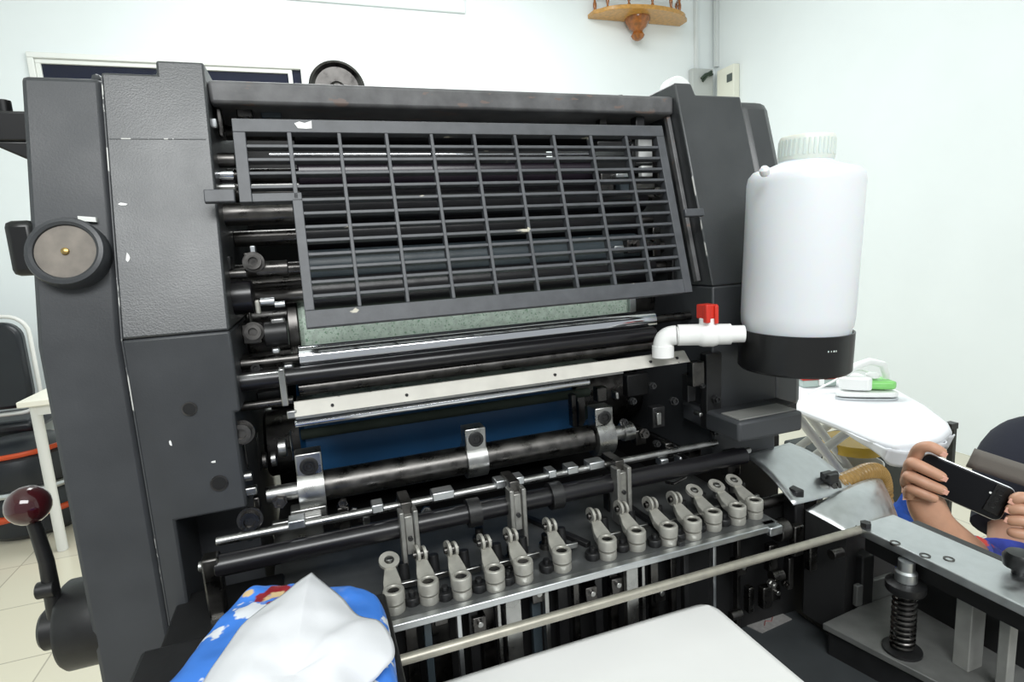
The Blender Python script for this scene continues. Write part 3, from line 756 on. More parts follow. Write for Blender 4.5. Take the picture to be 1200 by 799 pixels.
stub(310, 338, 392, 13, .665, M['black'], 'bearing'); blk(316, 374, 334, 379, .66, .01, M['steel'], 'adjuster'); blk(318, 409, 328, 414, .655, .01, M['alu'], 'adjuster')
blk(274, 421, 345, 440, .66, .03, M['steeld'], 'bearing_block'); bolt(300, 431, 5, .655, M['black'])
blk(332, 428, 344, 433, .65, .006, M['alu'], 'adjuster')
blk(278, 440, 332, 446, .63, .01, M['steel'], 'tie_bar')
blk(326, 436, 332, 468, .615, .01, M['steel'], 'tray_arm'); blk(330, 460, 336, 476, .612, .01, M['alu'], 'tray_arm')
stub(272, 345, 478, 5, .66, M['steeld'], 'cross_rod'); blk(300, 460, 330, 474, .67, .02, M['black'], 'lever')
bolt(283, 507, 10, .622, M['steeld']); blk(285, 515, 291, 550, .632, .008, M['steeld'], 'lever')
stub(278, 296, 560, 5, .62, M['steel'], 'pin'); blk(268, 576, 302, 580, .615, .01, M['steel'], 'link_bar')
blk(268, 500, 276, 545, .64, .02, M['void'], 'lever')
stub(326, 336, 525, 10, .68, M['steel'], 'cam_disc'); stub(318, 324, 538, 8, .68, M['steel'], 'cam_disc'); stub(308, 313, 540, 9, .68, M['steeld'], 'cam_disc')
blk(300, 512, 306, 552, .68, .02, M['steeld'], 'lever'); blk(338, 510, 344, 540, .69, .02, M['steel'], 'lever')
bolt(293, 609, 10, .60, M['steeld']); blk(287, 620, 297, 634, .60, .01, M['rubt'], 'lever'); blk(290, 625, 297, 630, .597, .004, M['alu'], 'pin')
bolt(328, 588, 6, .62); blk(296, 584, 306, 600, .62, .01, M['steeld'], 'lever')
blk(340, 600, 385, 612, .612, .02, M['steel'], 'cam_plate'); blk(318, 614, 380, 626, .605, .008, M['steel'], 'cam_plate')
for px, py in ((402, 590), (424, 606), (436, 618), (470, 588), (500, 600), (395, 612), (415, 600), (455, 622)):
    bolt(px, py, random.uniform(3.5, 5.5), 0.605, random.choice([M['steeld'], M['steel']]))
blk(395, 596, 412, 622, .61, .012, M['steeld'], 'lever'); blk(425, 606, 436, 630, .60, .01, M['steel'], 'lever')
# clutter in the right gap
for px0, py0, px1, py1, Y, m, nm in ((703, 138, 712, 146, .72, 'steeld', 'roller_bracket'), (745, 136, 756, 160, .70, 'black', 'roller_bracket'), (704, 200, 720, 225, .70, 'steeld', 'roller_bracket'), (722, 203, 742, 208, .69, 'alu', 'adjuster'), (727, 212, 738, 224, .69, 'rubt', 'shaft_block'),
                                    (770, 160, 778, 210, .70, 'steeld', 'roller_bracket'), (742, 215, 768, 222, .70, 'steeld', 'lever'), (720, 288, 732, 296, .69, 'alu', 'adjuster'), (735, 280, 752, 296, .69, 'steeld', 'shaft_block'), (765, 265, 775, 300, .69, 'steeld', 'lever'), (788, 300, 800, 335, .69, 'black', 'lever'), (700, 165, 745, 172, .72, 'black', 'tie_bar'), (700, 182, 745, 200, .71, 'black', 'bearing_block'), (740, 168, 744, 190, .70, 'black', 'lever')):
    blk(px0, py0, px1, py1, Y, .014, M[m], nm)
for px, py, r in ((760, 285, 7), (748, 287, 6), (772, 225, 5), (735, 165, 4), (795, 270, 5)): bolt(px, py, r, .685)
blk(748, 160, 768, 190, .735, .010, M['white_pl'], 'wall_stand_in'); blk(752, 194, 768, 207, .735, .010, M['white_pl'], 'wall_stand_in')  # added white blocks in place of the bright wall behind the gap
blk(706, 137, 742, 145, .745, .010, M['white_pl'], 'wall_stand_in')
# clutter below, right of the blue cylinder
for px0, py0, px1, py1, Y, m, nm in ((812, 425, 826, 452, .60, 'steeld', 'lever'), (806, 440, 816, 470, .62, 'black', 'lever'), (765, 478, 780, 500, .63, 'black', 'shaft_block'), (770, 484, 776, 498, .625, 'steel', 'pin'), (820, 484, 824, 488, .60, 'steel', 'pin'),
                                    (780, 520, 790, 535, .60, 'steeld', 'lever'), (786, 526, 792, 536, .595, 'steel', 'pin'), (797, 536, 800, 546, .59, 'alu', 'pin'), (775, 539, 784, 545, .585, 'alu', 'rod_stop'), (808, 525, 822, 534, .60, 'steeld', 'shaft_block'), (700, 455, 712, 470, .66, 'steeld', 'lever'), (722, 460, 726, 468, .65, 'steel', 'pin'),
                                    (735, 440, 760, 462, .68, 'black', 'bearing_block'), (745, 505, 758, 520, .64, 'steeld', 'shaft_block'), (712, 560, 716, 600, .60, 'void', 'lever'), (690, 478, 700, 512, .70, 'olive', 'lever'), (828, 415, 846, 500, .605, 'black', 'bearing_block'), (670, 463, 677, 500, .70, 'steeld', 'lever')):
    blk(px0, py0, px1, py1, Y, .014, M[m], nm)
for px, py, r in ((755, 508, 7), (770, 520, 5), (840, 468, 6), (838, 507, 6), (823, 452, 4), (742, 470, 5), (790, 470, 6), (765, 452, 5), (732, 495, 5)): bolt(px, py, r*0.8, .60, M['black'] if r < 7 else None)
MB().tube([A(780, 565, .58), A(790, 567, .57), A(803, 560, .57), A(806, 552, .58)], 0.0018, 8).build('wire_loop', M['steeld'], PR)
b = blk(853, 530, 868, 556, .585, .012, M['steeld'], 'shaft_bracket')
MB().cyl((A(845, 532, .585).x, .58, A(845, 532, .585).z), (A(875, 528, .585).x, .58, A(845, 532, .585).z), 0.004).build('bracket_pin', M['steel'], b)

# ---- right side: label box, guards, hose
ba, bb = A(868, 523, 0.545), A(941, 492, 0.545)
lbx = MB().box(A(856, 520, .56).x, bb.x, 0.545, 0.66, ba.z+0.004, bb.z+0.012).build('switch_box', M['paint_low'], PR, bevel=0.004)
ztp = bb.z+0.012
MB().box(ba.x+0.004, bb.x-0.004, 0.552, 0.585, ztp-0.0002, ztp+0.0012).build('rating_plate', M['post'], lbx)
MB().box(ba.x+0.001, bb.x+0.02, 0.575, 0.64, ztp-0.02, ztp-0.0005).build('box_base', M['black'], lbx)
# shiny sheet guards
g0, g1 = A(872, 540, 0.58), A(1000, 574, 0.58)
def guard1(u, v):
    x = 0.445+0.155*u; y = 0.60-0.115*v
    z = FZ+0.05+0.006*math.sin(u*PI) - 0.02*u - 0.020*v**2 - (0.0 if u > .25 else 0.0)
    return Vector((x, y, z))
P00, P10, P11, P01 = A(873, 534, .60), A(925, 519, .62), A(1003, 574, .535), A(930, 592, .51)
def guard1(u, v):
    a = P00.lerp(P10, u); c = P01.lerp(P11, u); p = a.lerp(c, v)
    p = p+Vector((0, 0, 0.010*math.sin(v*PI)*(0.6+0.4*u))); return p
MB().grid(guard1, 10, 14).build('sheet_guard', M['alu'], PR, solid=0.0015)
Q00, Q10, Q11, Q01 = A(944, 598, .515), A(1030, 560, .575), A(1052, 612, .53), A(992, 624, .475)
def guard2(u, v):
    p = Q00.lerp(Q10, u).lerp(Q01.lerp(Q11, u), v)
    return p+Vector((0.3, -0.45, 0.8))*(0.026*math.sin(PI*min(1, u*0.95))*(0.35+0.65*math.sin(PI*(0.15+0.7*v))))
MB().grid(guard2, 18, 12).build('drum_guard', M['alu'], PR, solid=0.0015)
dn = Vector((0, 0, -0.14)); e1 = Vector((0.004, -0.012, 0.0)); 
MB().prism([Q00, Q01, Q01+dn, Q00+dn], (0.004, 0.006, 0)).build('guard_shade_sheet', M['void'], PR)  # black sheets added in place of the shade below the drum guard
MB().prism([Q01, Q11, Q11+dn, Q01+dn], (0.0, 0.006, 0)).build('guard_shade_sheet', M['void'], PR)
# suction pipe, clamp and hose
pp0, pp1, pp2 = A(886, 592, .545), A(955, 574, .545), A(978, 567, .55)
MB().tube([pp0, pp1], 0.0068, 16).build('suction_pipe', M['steeld'], PR)
MB().tube([A(930, 581, .54), A(966, 572, .54)], 0.0082, 16).build('pipe_sleeve', M['steel'], PR)
q = A(934, 582, .525); MB().box(q.x-0.007, q.x+0.007, 0.52, 0.54, q.z-0.05, q.z+0.010).build('pipe_bracket', M['black'], PR, bevel=0.002)
hc = MB().lathe(A(966, 571, .545), pp2-pp1, [(0.0105, 0), (0.0125, 0.001), (0.0125, 0.009), (0.0095, 0.009), (0.0095, 0.012), (0.0122, 0.012), (0.0122, 0.018), (0.010, 0.019)], 24).build('hose_clamp', M['steeld'], PR)
q = A(972, 559, .54); MB().box(q.x-0.008, q.x+0.008, 0.532, 0.548, q.z-0.006, q.z+0.006).cyl((q.x-0.012, .54, q.z+0.003), (q.x+0.012, .54, q.z+0.003), 0.004).build('clamp_screw', M['black'], hc, bevel=0.001)
hp = [A(980, 568, .55), A(1000, 560, .56), A(1016, 553, .57), A(1028, 553, .578), A(1034, 563, .585), A(1036, 585, .59), A(1037, 640, .60), A(1037, 720, .60)]
def catmull(P, n):
    out = []
    P = [P[0]]+P+[P[-1]]
    for i in range(1, len(P)-2):
        for k in range(n):
            t = k/n; a, b_, c, d = P[i-1], P[i], P[i+1], P[i+2]
            out.append(0.5*((2*b_)+(c-a)*t+(2*a-5*b_+4*c-d)*t*t+(-a+3*b_-3*c+d)*t**3))
    out.append(P[-2]); return out
hpts = catmull(hp, 30)
MB().tube(hpts, [0.0115+0.0011*math.sin(i*1.05) for i in range(len(hpts))], 18).build('ribbed_hose', M['hose'], PR)

# levers and discs in the dark corner between the feed board and the side plate
for px, py, rpx, Y in ((912, 622, 17, .515), (908, 676, 9, .50), (978, 650, 8, .47), (860, 722, 7, .50)):
    stub(px-4, px+8, py, rpx, Y, M['steeld'], 'cam_disc')
for a_ in ((932, 618, 942, 650, .50), (902, 640, 912, 668, .515), (895, 690, 905, 712, .50), (925, 655, 930, 690, .51), (878, 690, 884, 718, .51), (950, 640, 958, 668, .48)):
    blk(*a_, .01, M['steeld'], 'lever')
bolt(905, 684, 5, .495, M['steel']); bolt(921, 684, 4, .495)
q = AZ(1194, 672, pz)
MB().lathe((q.x, q.y, pz-0.001), (0, 0, 1), [(0.006, 0), (0.006, 0.006), (0.013, 0.009), (0.014, 0.018), (0.011, 0.023), (0, 0.024)], 24).build('plate_knob', M['blackp'], PR)
# ------------------------------------------------------------------ bottle on its holder
BX, BY = A(929, 430, 0.535).x, 0.535
DD = math.hypot(BX, BY)
Rb = DD*math.sin(R(4.68))
zb0 = A(940, 429, BY).z; zb1 = A(940, 384, BY).z; zsh = A(940, 205, BY).z; zcap0 = A(937, 190, BY).z; zcap1 = A(937, 161, BY).z
BT = thing('water_bottle', 'white translucent plastic bottle in a black cup with a white pipe and red valve', 'bottle', (BX, BY, zb0))
k = Rb
MB().lathe((BX, BY, zb0+0.004), (0, 0, 1), [(0, 0), (k*0.95, 0), (k*0.96, zb1-zb0), (k*0.985, zb1-zb0+0.004), (k, zb1-zb0+0.015), (k, zsh-zb0-0.014), (k*0.975, zsh-zb0-0.006), (k*0.90, zsh-zb0), (k*0.62, zsh-zb0+0.005), (k*0.47, zsh-zb0+0.009), (k*0.46, zcap0-zb0-0.004), (0, zcap0-zb0-0.004)], 64).build('bottle_body', M['hdpe'], BT)
cp = [(k*0.455, 0), (k*0.475, 0.002), (k*0.475, zcap1-zcap0-0.004), (k*0.45, zcap1-zcap0-0.0005), (k*0.40, zcap1-zcap0), (0, zcap1-zcap0)]
cap = MB().lathe((BX, BY, zcap0), (0, 0, 1), cp, 48)
for i in range(36):
    a = 2*PI*i/36
    d = Vector((math.cos(a), math.sin(a), 0)); cap.obox(Vector((BX, BY, (zcap0+zcap1)/2))+d*k*0.4745, d, Vector((0, 0, 1)).cross(d), (0, 0, 1), 0.0005, 0.0011, (zcap1-zcap0)/2-0.005)
cap.build('bottle_cap', M['capm'], BT)
b = MB()
ko = k*1.015
b.lathe((BX, BY, zb0), (0, 0, 1), [(0, 0), (ko-0.003, 0), (ko, 0.003), (ko, zb1-zb0), (ko-0.0025, zb1-zb0), (ko-0.0025, 0.004), (0, 0.004)], 64)
MB().lathe(A(886, 205, BY-0.02), (-0.5, -0.3, 1), [(0.004, -0.003), (0.0055, 0), (0.0055, 0.004), (0.003, 0.007), (0, 0.007)], 12).build('shoulder_lug', M['hdpe'], BT)
cupo = b.build('bottle_holder', M['blackp'], BT)
lab(cupo, 'glossy black holder cup')
# faint pale moulded characters on the cup
b = MB()
for i, (dx, wd) in enumerate(((-0.004, 0.0012), (-0.0005, 0.0008), (0.003, 0.0018), (0.0058, 0.001))):
    dirn = Vector((-BX, -BY, 0)).normalized(); ang = math.atan2(dirn.y, dirn.x)+R(36)+dx/ko
    n_ = Vector((math.cos(ang), math.sin(ang), 0))
    b.obox(Vector((BX, BY, (zb0+zb1)/2+0.008))+n_*ko, n_, Vector((0, 0, 1)).cross(n_), (0, 0, 1), 0.0003, wd/2, 0.0009)
b.build('moulded_mark', M['capm'], cupo, flat=True)
for o in list(BT.children): o.rotation_euler = Matrix.Rotation(R(2.2), 3, Vector((0.72, 0.69, 0))).to_euler()   # the bottle stands slightly tilted
# pipe from the tray to the cup
e0 = A(777, 416, 0.590); e1 = A(778, 404, 0.590)
pA = A(793, 391, 0.588); pB = A(872, 391, 0.545)
pr = 0.0112
cor = [Vector((e0.x, e0.y, e0.z)), Vector((e0.x, e0.y, pA.z-0.014))]
corner = Vector((e0.x, e0.y, pA.z)); dirp = (pB-pA).normalized()
n0 = cor[-1]; n1 = corner+dirp*0.016
arc = [(1-t)**2*n0+2*t*(1-t)*corner+t*t*n1 for t in [i/8 for i in range(9)]]
MB().tube([cor[0]]+arc, pr*1.06, 20).build('pipe_elbow', M['pvc'], BT)
MB().tube([cor[0]+Vector((0, 0, -0.002)), cor[0]+Vector((0, 0, 0.012))], pr*1.18, 20).build('elbow_socket', M['pvc'], BT)
MB().tube([n1, pB], pr*0.92, 20).build('water_pipe', M['pvc'], BT)
v0 = n1.lerp(pB, 0.02); v1 = n1.lerp(pB, 0.80)
MB().tube([v0, n1.lerp(pB, .33), n1.lerp(pB, .34), n1.lerp(pB, .40), n1.lerp(pB, .54), n1.lerp(pB, .60), n1.lerp(pB, .61), v1], [pr*1.15, pr*1.15, pr*1.2, pr*1.32, pr*1.32, pr*1.2, pr*1.12, pr*1.12], 24).build('valve_body', M['pvc'], BT)
vc = n1.lerp(pB, 0.46)
MB().cyl(vc, vc+Vector((0, 0, 0.0205)), 0.0095, 20).build('valve_neck', M['pvc'], BT)
hz_ = vc.z+0.0195
b = MB().box(vc.x-0.0085, vc.x+0.0085, vc.y-0.0095, vc.y+0.0095, hz_, hz_+0.017)
b.box(vc.x-0.0105, vc.x-0.0045, vc.y-0.0125, vc.y-0.0055, hz_-0.004, hz_+0.018).box(vc.x+0.002, vc.x+0.007, vc.y-0.0125, vc.y-0.0095, hz_-0.006, hz_+0.016)
b.build('valve_handle', M['red'], BT, bevel=0.0012)
MB().box(BX+0.0, BX+0.03, BY+ko-0.004, FY+0.01, zb0+0.01, zb0+0.03).build('holder_arm', M['blackp'], BT)

# ------------------------------------------------------------------ paper pile
pz1 = 0.898
a0, a1, a2 = AZ(823, 706, pz1), AZ(530, 795, pz1), AZ(958, 799, pz1)
pxr = (a0.x+a2.x)/2; pyb = (a0.y+a1.y)/2
pxl = -0.01 + 0.06
b = MB()
nl = 18
for i in range(nl):
    j1, j2 = random.uniform(-.0006, .0006), random.uniform(-.0006, .0006)
    z0 = TZ+(pz1-TZ)*i/nl; z1 = TZ+(pz1-TZ)*(i+1)/nl
    if i == nl-1: break
    b.box(pxl+j1, pxr+j1, 0.16+j2, pyb+j2-0.001, z0, z1-0.0003)
pile = tag(b.build('paper_stack', M['paper'], None, flat=True), 'stack of blank white paper on the feed table in front of the rod', 'paper')
rc = 0.018
def sheet(u, v):
    x = pxl+(pxr-pxl)*u; y = 0.16+(pyb-0.16)*v
    # rounded, slightly drooping back right corner
    dx, dy = x-(pxr-rc), y-(pyb-rc)
    drop = 0.0
    if dx > 0 and dy > 0:
        d = math.hypot(dx, dy)
        if d > rc:
            x = pxr-rc+dx*rc/d; y = pyb-rc+dy*rc/d
    return Vector((x, y, pz1-0.0012+0.0012*math.sin(3*u)+0.0008*math.sin(5*v+1)))
so = MB().grid(sheet, 60, 60).build('top_sheet', M['paper'], pile, solid=0.0008)

# ------------------------------------------------------------------ tissue pack and tissue
bz = lz
zbt = A(380, 680, 0.462).z
Bq = [AZ(290, 676, zbt), AZ(448, 680, zbt), AZ(484, 905, zbt), AZ(112, 885, zbt)]
b = MB(); bmx = b.bm
bmesh.ops.create_cube(bmx, size=2)
bmesh.ops.subdivide_edges(bmx, edges=bmx.edges[:], cuts=22, use_grid_fill=True)
for v in bmx.verts:
    q = v.co.copy(); e = 7
    q = q/((abs(q.x)**e+abs(q.y)**e+abs(q.z)**e)**(1/e))
    ns = noise.noise(Vector((q.x*2.2, q.y*3, q.z*2)))*0.02+noise.noise(q*7)*0.012
    q *= 1+ns
    uu, vv = (q.x+1)/2, (1-q.y)/2
    p = Bq[0].lerp(Bq[1], uu).lerp(Bq[3].lerp(Bq[2], uu), vv)
    cr = (noise.noise(Vector((p.x*40, p.y*40, 1)))*0.004+noise.noise(Vector((p.x*95, p.y*95, 7)))*0.0018) if q.z > 0 else 0
    v.co = Vector((p.x, p.y, max(bz+0.0005, bz+(q.z+1)/2*(zbt-bz)+cr)))
pack = tag(b.build('tissue_pack', M['bag'], None, sub=1), 'crinkled blue plastic tissue pack on the black ledge left of the paper', 'tissue pack')
OUT = [(365, 670, .024), (382, 686, .018), (402, 703, .012), (420, 723, .008), (444, 728, .010), (459, 748, .008), (461, 770, .006), (446, 788, .006), (428, 806, .006), (400, 870, .006), (300, 900, .006), (205, 880, .006), (238, 800, .006), (262, 765, .008), (284, 733, .010), (304, 716, .012), (335, 694, .018)]
outp = [AZ(o[0], o[1], zbt+o[2]) for o in OUT]
cen = AZ(345, 790, zbt+0.022)
b = MB()
NR, NS = 22, len(outp)*6
oo = catmull(outp+[outp[0]], 6)[:NS]
rows = []
for i in range(NR+1):
    t = i/NR; row = []
    for j in range(NS):
        p = cen.lerp(oo[j], t)
        bul = 0.010*math.sin(PI*min(1, t))
        wr = noise.noise(Vector((p.x*22, p.y*16, 3)))*0.006*(1-t**3)+noise.noise(Vector((p.x*60, p.y*45, 5)))*0.0022
        row.append(p+Vector((0, 0, bul+wr)))
    rows.append(row)
vc0 = b.bm.verts.new(rows[0][0])
VV = [[b.bm.verts.new(p) for p in row] for row in rows[1:]]
for j in range(NS):
    b.bm.faces.new((vc0, VV[0][j], VV[0][(j+1) % NS]))
for i in range(NR-1):
    for j in range(NS): b.bm.faces.new((VV[i][j], VV[i+1][j], VV[i+1][(j+1) % NS], VV[i][(j+1) % NS]))
tis = tag(b.build('tissue', M['tissue'], None, solid=0.0012, ang=80), 'crumpled white tissue lying on top of the blue plastic pack', 'tissue')

# ------------------------------------------------------------------ background, left: desk, chair, stool
DZ = 0.75
dc = AZ(18, 472, DZ)
dk = thing('desk', 'cream topped white desk behind the left edge of the press', 'desk', (dc.x+0.5, dc.y+0.35, 0))
MB().box(dc.x, dc.x+1.1, dc.y, dc.y+0.75, DZ-0.028, DZ).build('desktop', M['desk'], dk, bevel=0.004)
for sx in (0.05, 1.05):
    for sy in (0.05, 0.70):
        MB().cyl((dc.x+sx, dc.y+sy, 0), (dc.x+sx, dc.y+sy, DZ-0.028), 0.022, 16).build('leg', M['white_tube'], dk)
MB().box(dc.x+0.05, dc.x+1.05, dc.y+0.03, dc.y+0.05, DZ-0.075, DZ-0.028).build('apron', M['white_tube'], dk)
MB().box(dc.x+0.03, dc.x+0.07, dc.y+0.052, dc.y+0.7, DZ-0.075, DZ-0.028).build('apron', M['white_tube'], dk)
# office chair
cc = A(0, 425, 3.80); chx, chy = cc.x-0.16, 3.80
ch = thing('office_chair', 'black padded chair with chrome rim beyond the cream desk', 'chair', (chx, chy, 0))
zt_c = A(20, 372, 3.80).z; zb_c = A(20, 482, 3.80).z
def rrect(w, h, r, n=6):
    out = []
    for cx_, cy_, a0 in ((w-r, h-r, 0), (-w+r, h-r, 90), (-w+r, -h+r, 180), (w-r, -h+r, 270)):
        for i in range(n+1):
            a = R(a0+90*i/n); out.append((cx_+math.cos(a)*r, cy_+math.sin(a)*r))
    return out
hw = A(40, 420, 3.80).x-chx; hh = (zt_c-zb_c)/2
pts = [(chx+x, chy-0.03, (zt_c+zb_c)/2+z) for x, z in rrect(hw-0.03, hh-0.02, 0.09)]
MB().prism(pts, (0, 0.07, 0)).build('backrest', M['leather'], ch, bevel=0.02)
pts = [(chx+x, chy, (zt_c+zb_c)/2+z) for x, z in rrect(hw, hh+0.01, 0.10)]
MB().tube(pts, 0.011, 10, closed=True).build('back_frame', M['white_tube'], ch)
MB().box(chx-0.24, chx+0.24, chy+0.03, chy+0.42, 0.44, 0.52).build('seat', M['leather'], ch, bevel=0.03)
MB().tube([(chx, chy-0.03, zb_c+0.04), (chx, chy-0.04, 0.5), (chx, chy+0.06, 0.43), (chx, chy+0.2, 0.43)], 0.022, 10).build('back_support', M['blackp'], ch)
MB().cyl((chx, chy+0.2, 0.10), (chx, chy+0.2, 0.44), 0.028).build('gas_column', M['blackp'], ch)
for i in range(5):
    a = 2*PI*i/5+0.3
    e = Vector((chx+0.21*math.cos(a), chy+0.2+0.21*math.sin(a), 0.075))
    l = MB().tube([(chx, chy+0.2, 0.11), e], [0.024, 0.016], 10).build('base_arm', M['blackp'], ch)
    MB().cyl(e+Vector((-0.012, 0, -0.047)), e+Vector((0.012, 0, -0.047)), 0.028).build('caster', M['blackp'], l)
# bags/stool with orange trim under the desk
bc = AZ(38, 622, 0.0); bcx, bcy = bc.x, bc.y+0.10
st = thing('sports_bag', 'black bag with orange trim on the floor under the cream desk', 'bag', (bcx, bcy, 0))
zt_b = A(38, 505, bcy).z
b = MB(); b.lathe((bcx, bcy, 0), (0, 0, 1), [(0, 0), (0.20, 0), (0.235, 0.03), (0.24, 0.20), (0.215, 0.24), (0.0, 0.24)], 32); b.build('lower_body', M['leather'], st)
MB().lathe((bcx-0.03, bcy, 0.245), (0, 0, 1), [(0.21, 0), (0.26, 0.03), (0.27, 0.10), (0.25, 0.17), (0.17, 0.225), (0, 0.235)], 32).build('upper_body', M['leather'], st)
def arc_xy(cx_, cy_, r, z, a0, a1, n=24, tz=0): return [(cx_+r*math.cos(R(a0+(a1-a0)*i/n)), cy_+r*math.sin(R(a0+(a1-a0)*i/n)), z+tz*math.sin(PI*i/n)) for i in range(n+1)]
MB().tube(arc_xy(bcx-0.03, bcy, 0.225, 0.438, 0, 350), 0.014, 8, closed=False).build('orange_piping', M['orange'], st)
MB().tube(arc_xy(bcx, bcy, 0.243, 0.13, 180, 330), 0.016, 8).build('orange_band', M['orange'], st)
MB().tube(arc_xy(bcx, bcy, 0.245, 0.19, 200, 300, tz=-.07), 0.012, 8).build('orange_loop', M['orange'], st)
MB().tube(arc_xy(bcx-0.01, bcy, 0.25, 0.255, 180, 360), 0.018, 8).build('silver_band', M['alu'], st)
q = AZ(66, 600, 0.0)
wh = thing('suitcase', 'dark rounded case with a pale rim beside the bag with orange trim', 'suitcase', (bcx+0.46, bcy+0.05, 0))
wx_, wy_ = bcx+0.46, bcy+0.05
pts = [(wx_+x*0.75, wy_-0.09, 0.235+z) for x, z in rrect(0.20, 0.23, 0.12)]
MB().prism(pts, (0, 0.18, 0)).build('shell', M['leather'], wh, bevel=0.02)
pts = [(wx_+x*0.75, wy_-0.10, 0.235+z) for x, z in rrect(0.195, 0.225, 0.12)]
MB().tube(pts, 0.012, 8, closed=True).build('pale_rim', M['alu'], wh)

# ------------------------------------------------------------------ corner: shelf, conduits, box
sc0, sc1 = A(697, 20, WY), A(808, 20, WY)
shz = A(752, 21, WY-0.1).z; sxc = A(752, 17, WY-0.1).x; shr = (sc1.x-sc0.x)/2*0.96
sh = thing('wall_shelf', 'small golden wooden shelf with turned spindles high on the back wall', 'shelf', (sxc, WY-0.002, shz))
pts = [(sxc-shr, WY-0.002, shz), (sxc-shr, WY-0.10, shz)]+[(sxc+shr*0.92*math.cos(R(180+180*i/16)), WY-0.10+0.17*math.sin(R(180+180*i/16)), shz) for i in range(1, 16)]+[(sxc+shr, WY-0.10, shz), (sxc+shr, WY-0.002, shz)]
MB().prism(pts, (0, 0, 0.03)).build('shelf_board', M['wood_pale'], sh, bevel=0.004)
MB().lathe((sxc-0.03, WY-0.085, shz-0.0), (0, 0, -1), [(0.10, 0), (0.098, 0.02), (0.065, 0.07), (0.045, 0.085), (0.038, 0.10), (0.054, 0.125), (0.044, 0.145), (0.024, 0.16), (0.010, 0.165), (0, 0.165)], 10).build('corbel', M['wood'], sh)
rl = []
for i in range(7):
    t = i/6; a = R(180+180*t)
    x = sxc+shr*0.88*math.cos(a); y = max(WY-0.27, WY-0.03+0.22*math.sin(a)) if 0 < i < 6 else WY-0.03
    rl.append((x, y, shz+0.155))
    MB().lathe((x, y, shz+0.0295), (0, 0, 1), [(0.012, 0), (0.013, 0.01), (0.007, 0.02), (0.013, 0.05), (0.014, 0.07), (0.007, 0.095), (0.012, 0.108), (0.010, 0.12)], 12).build('spindle', M['wood'], sh)
MB().tube(rl, 0.011, 8).build('rail', M['wood'], sh)
# cable ducts in the corner
for (pt, pb_, lb, Y) in (((827, 0), (818, 82), 'pale cable conduit left of the corner above the grey junction box', WY-0.03),):
    x = A(*pb_, Y).x
    tag(MB().box(x-0.02, x+0.006, Y, WY-0.001, A(*pb_, Y).z-0.05, CZ-0.001).build('cable_conduit', mat('pale_grey_pvc_duct', (222, 226, 226), 0.5), None, bevel=0.002), lb, 'conduit')
yq = AX(839, 60, WX-0.02).y
tag(MB().box(WX-0.035, WX-0.001, yq-0.02, yq+0.012, AX(839, 78, WX-.03).z, CZ-0.001).build('cable_conduit', mat('grey_pvc_duct', (214, 219, 219), 0.5), None, bevel=0.002), 'grey cable conduit right of the corner above the cream switch box', 'conduit')
q0, q1 = A(812, 108, WY-0.06), A(836, 79, WY-0.06)
jb = thing('junction_box', 'grey junction box with dark cables in the room corner', 'electrical box', ((q0.x+q1.x)/2, WY-0.002, q0.z-0.1))
MB().box(q0.x, q1.x, WY-0.06, WY-0.002, q0.z-0.1, q1.z-0.012).build('box_body', mat('grey_box_plastic', (186, 190, 188), 0.5), jb, bevel=0.006)
ql = A(828, 88, WY-0.08)
MB().tube([ql+Vector((-0.05, 0, -0.03)), ql+Vector((-0.02, -0.01, 0.0)), ql+Vector((0.02, 0, 0.012)), ql+Vector((0.05, 0, 0.03))], 0.012, 8).tube([ql+Vector((-0.04, 0.0, -0.05)), ql+Vector((0.0, -0.012, -0.005)), ql+Vector((0.03, 0, 0.0)), ql+Vector((0.06, 0, 0.01))], 0.010, 8).build('dark_cable', mat('dark_green_cable', (42, 58, 44), 0.5), jb)
qa, qb = AX(840, 108, WX-0.06), AX(860, 74, WX-0.06)
sb = thing('switch_panel', 'cream switch box on the right wall beside the room corner', 'electrical box', (WX-0.002, (qa.y+qb.y)/2, qa.z-0.15))
MB().box(WX-0.06, WX-0.002, min(qa.y, qb.y), max(qa.y, qb.y), qa.z-0.15, qb.z).build('box_body', mat('cream_box_plastic', (232, 232, 218), 0.5), sb, bevel=0.006)
qs = AX(855, 91, WX-0.061)
MB().box(WX-0.066, WX-0.059, qs.y-0.03, qs.y+0.03, qs.z-0.03, qs.z+0.03).build('switch_toggle', mat('dark_grey_toggle', (80, 88, 86), 0.4), sb, bevel=0.002)

# ------------------------------------------------------------------ ironing board corner
IZ = 0.85
k0, k1, k2, k3, k4, k5 = AZ(870, 440, IZ), AZ(935, 503, IZ), AZ(1040, 520, IZ), AZ(1112, 497, IZ), AZ(1095, 470, IZ), AZ(1040, 448, IZ)
ib = thing('ironing_board', 'white ironing board with crossed tube legs near the right wall', 'ironing board', ((k2.x+k3.x)/2, k2.y+0.35, 0))
near = Vector((k2.x, k2.y, 0)); 
outl = [AZ(1050, 521, IZ), AZ(1083, 519, IZ), AZ(1105, 512, IZ), AZ(1116, 502, IZ), AZ(1112, 494, IZ), AZ(1085, 474, IZ), AZ(1050, 455, IZ)]
far = [Vector((outl[-1].x+0.02, 1.75, IZ)), Vector((outl[-1].x-0.34, 1.75, IZ)), AZ(925, 473, IZ), AZ(982, 495, IZ), AZ(1022, 512, IZ)]
pts = [(p.x, p.y, IZ-0.022) for p in outl+far]
MB().prism(pts, (0, 0, 0.022)).build('board_top', M['cloth_white'], ib, bevel=0.008)
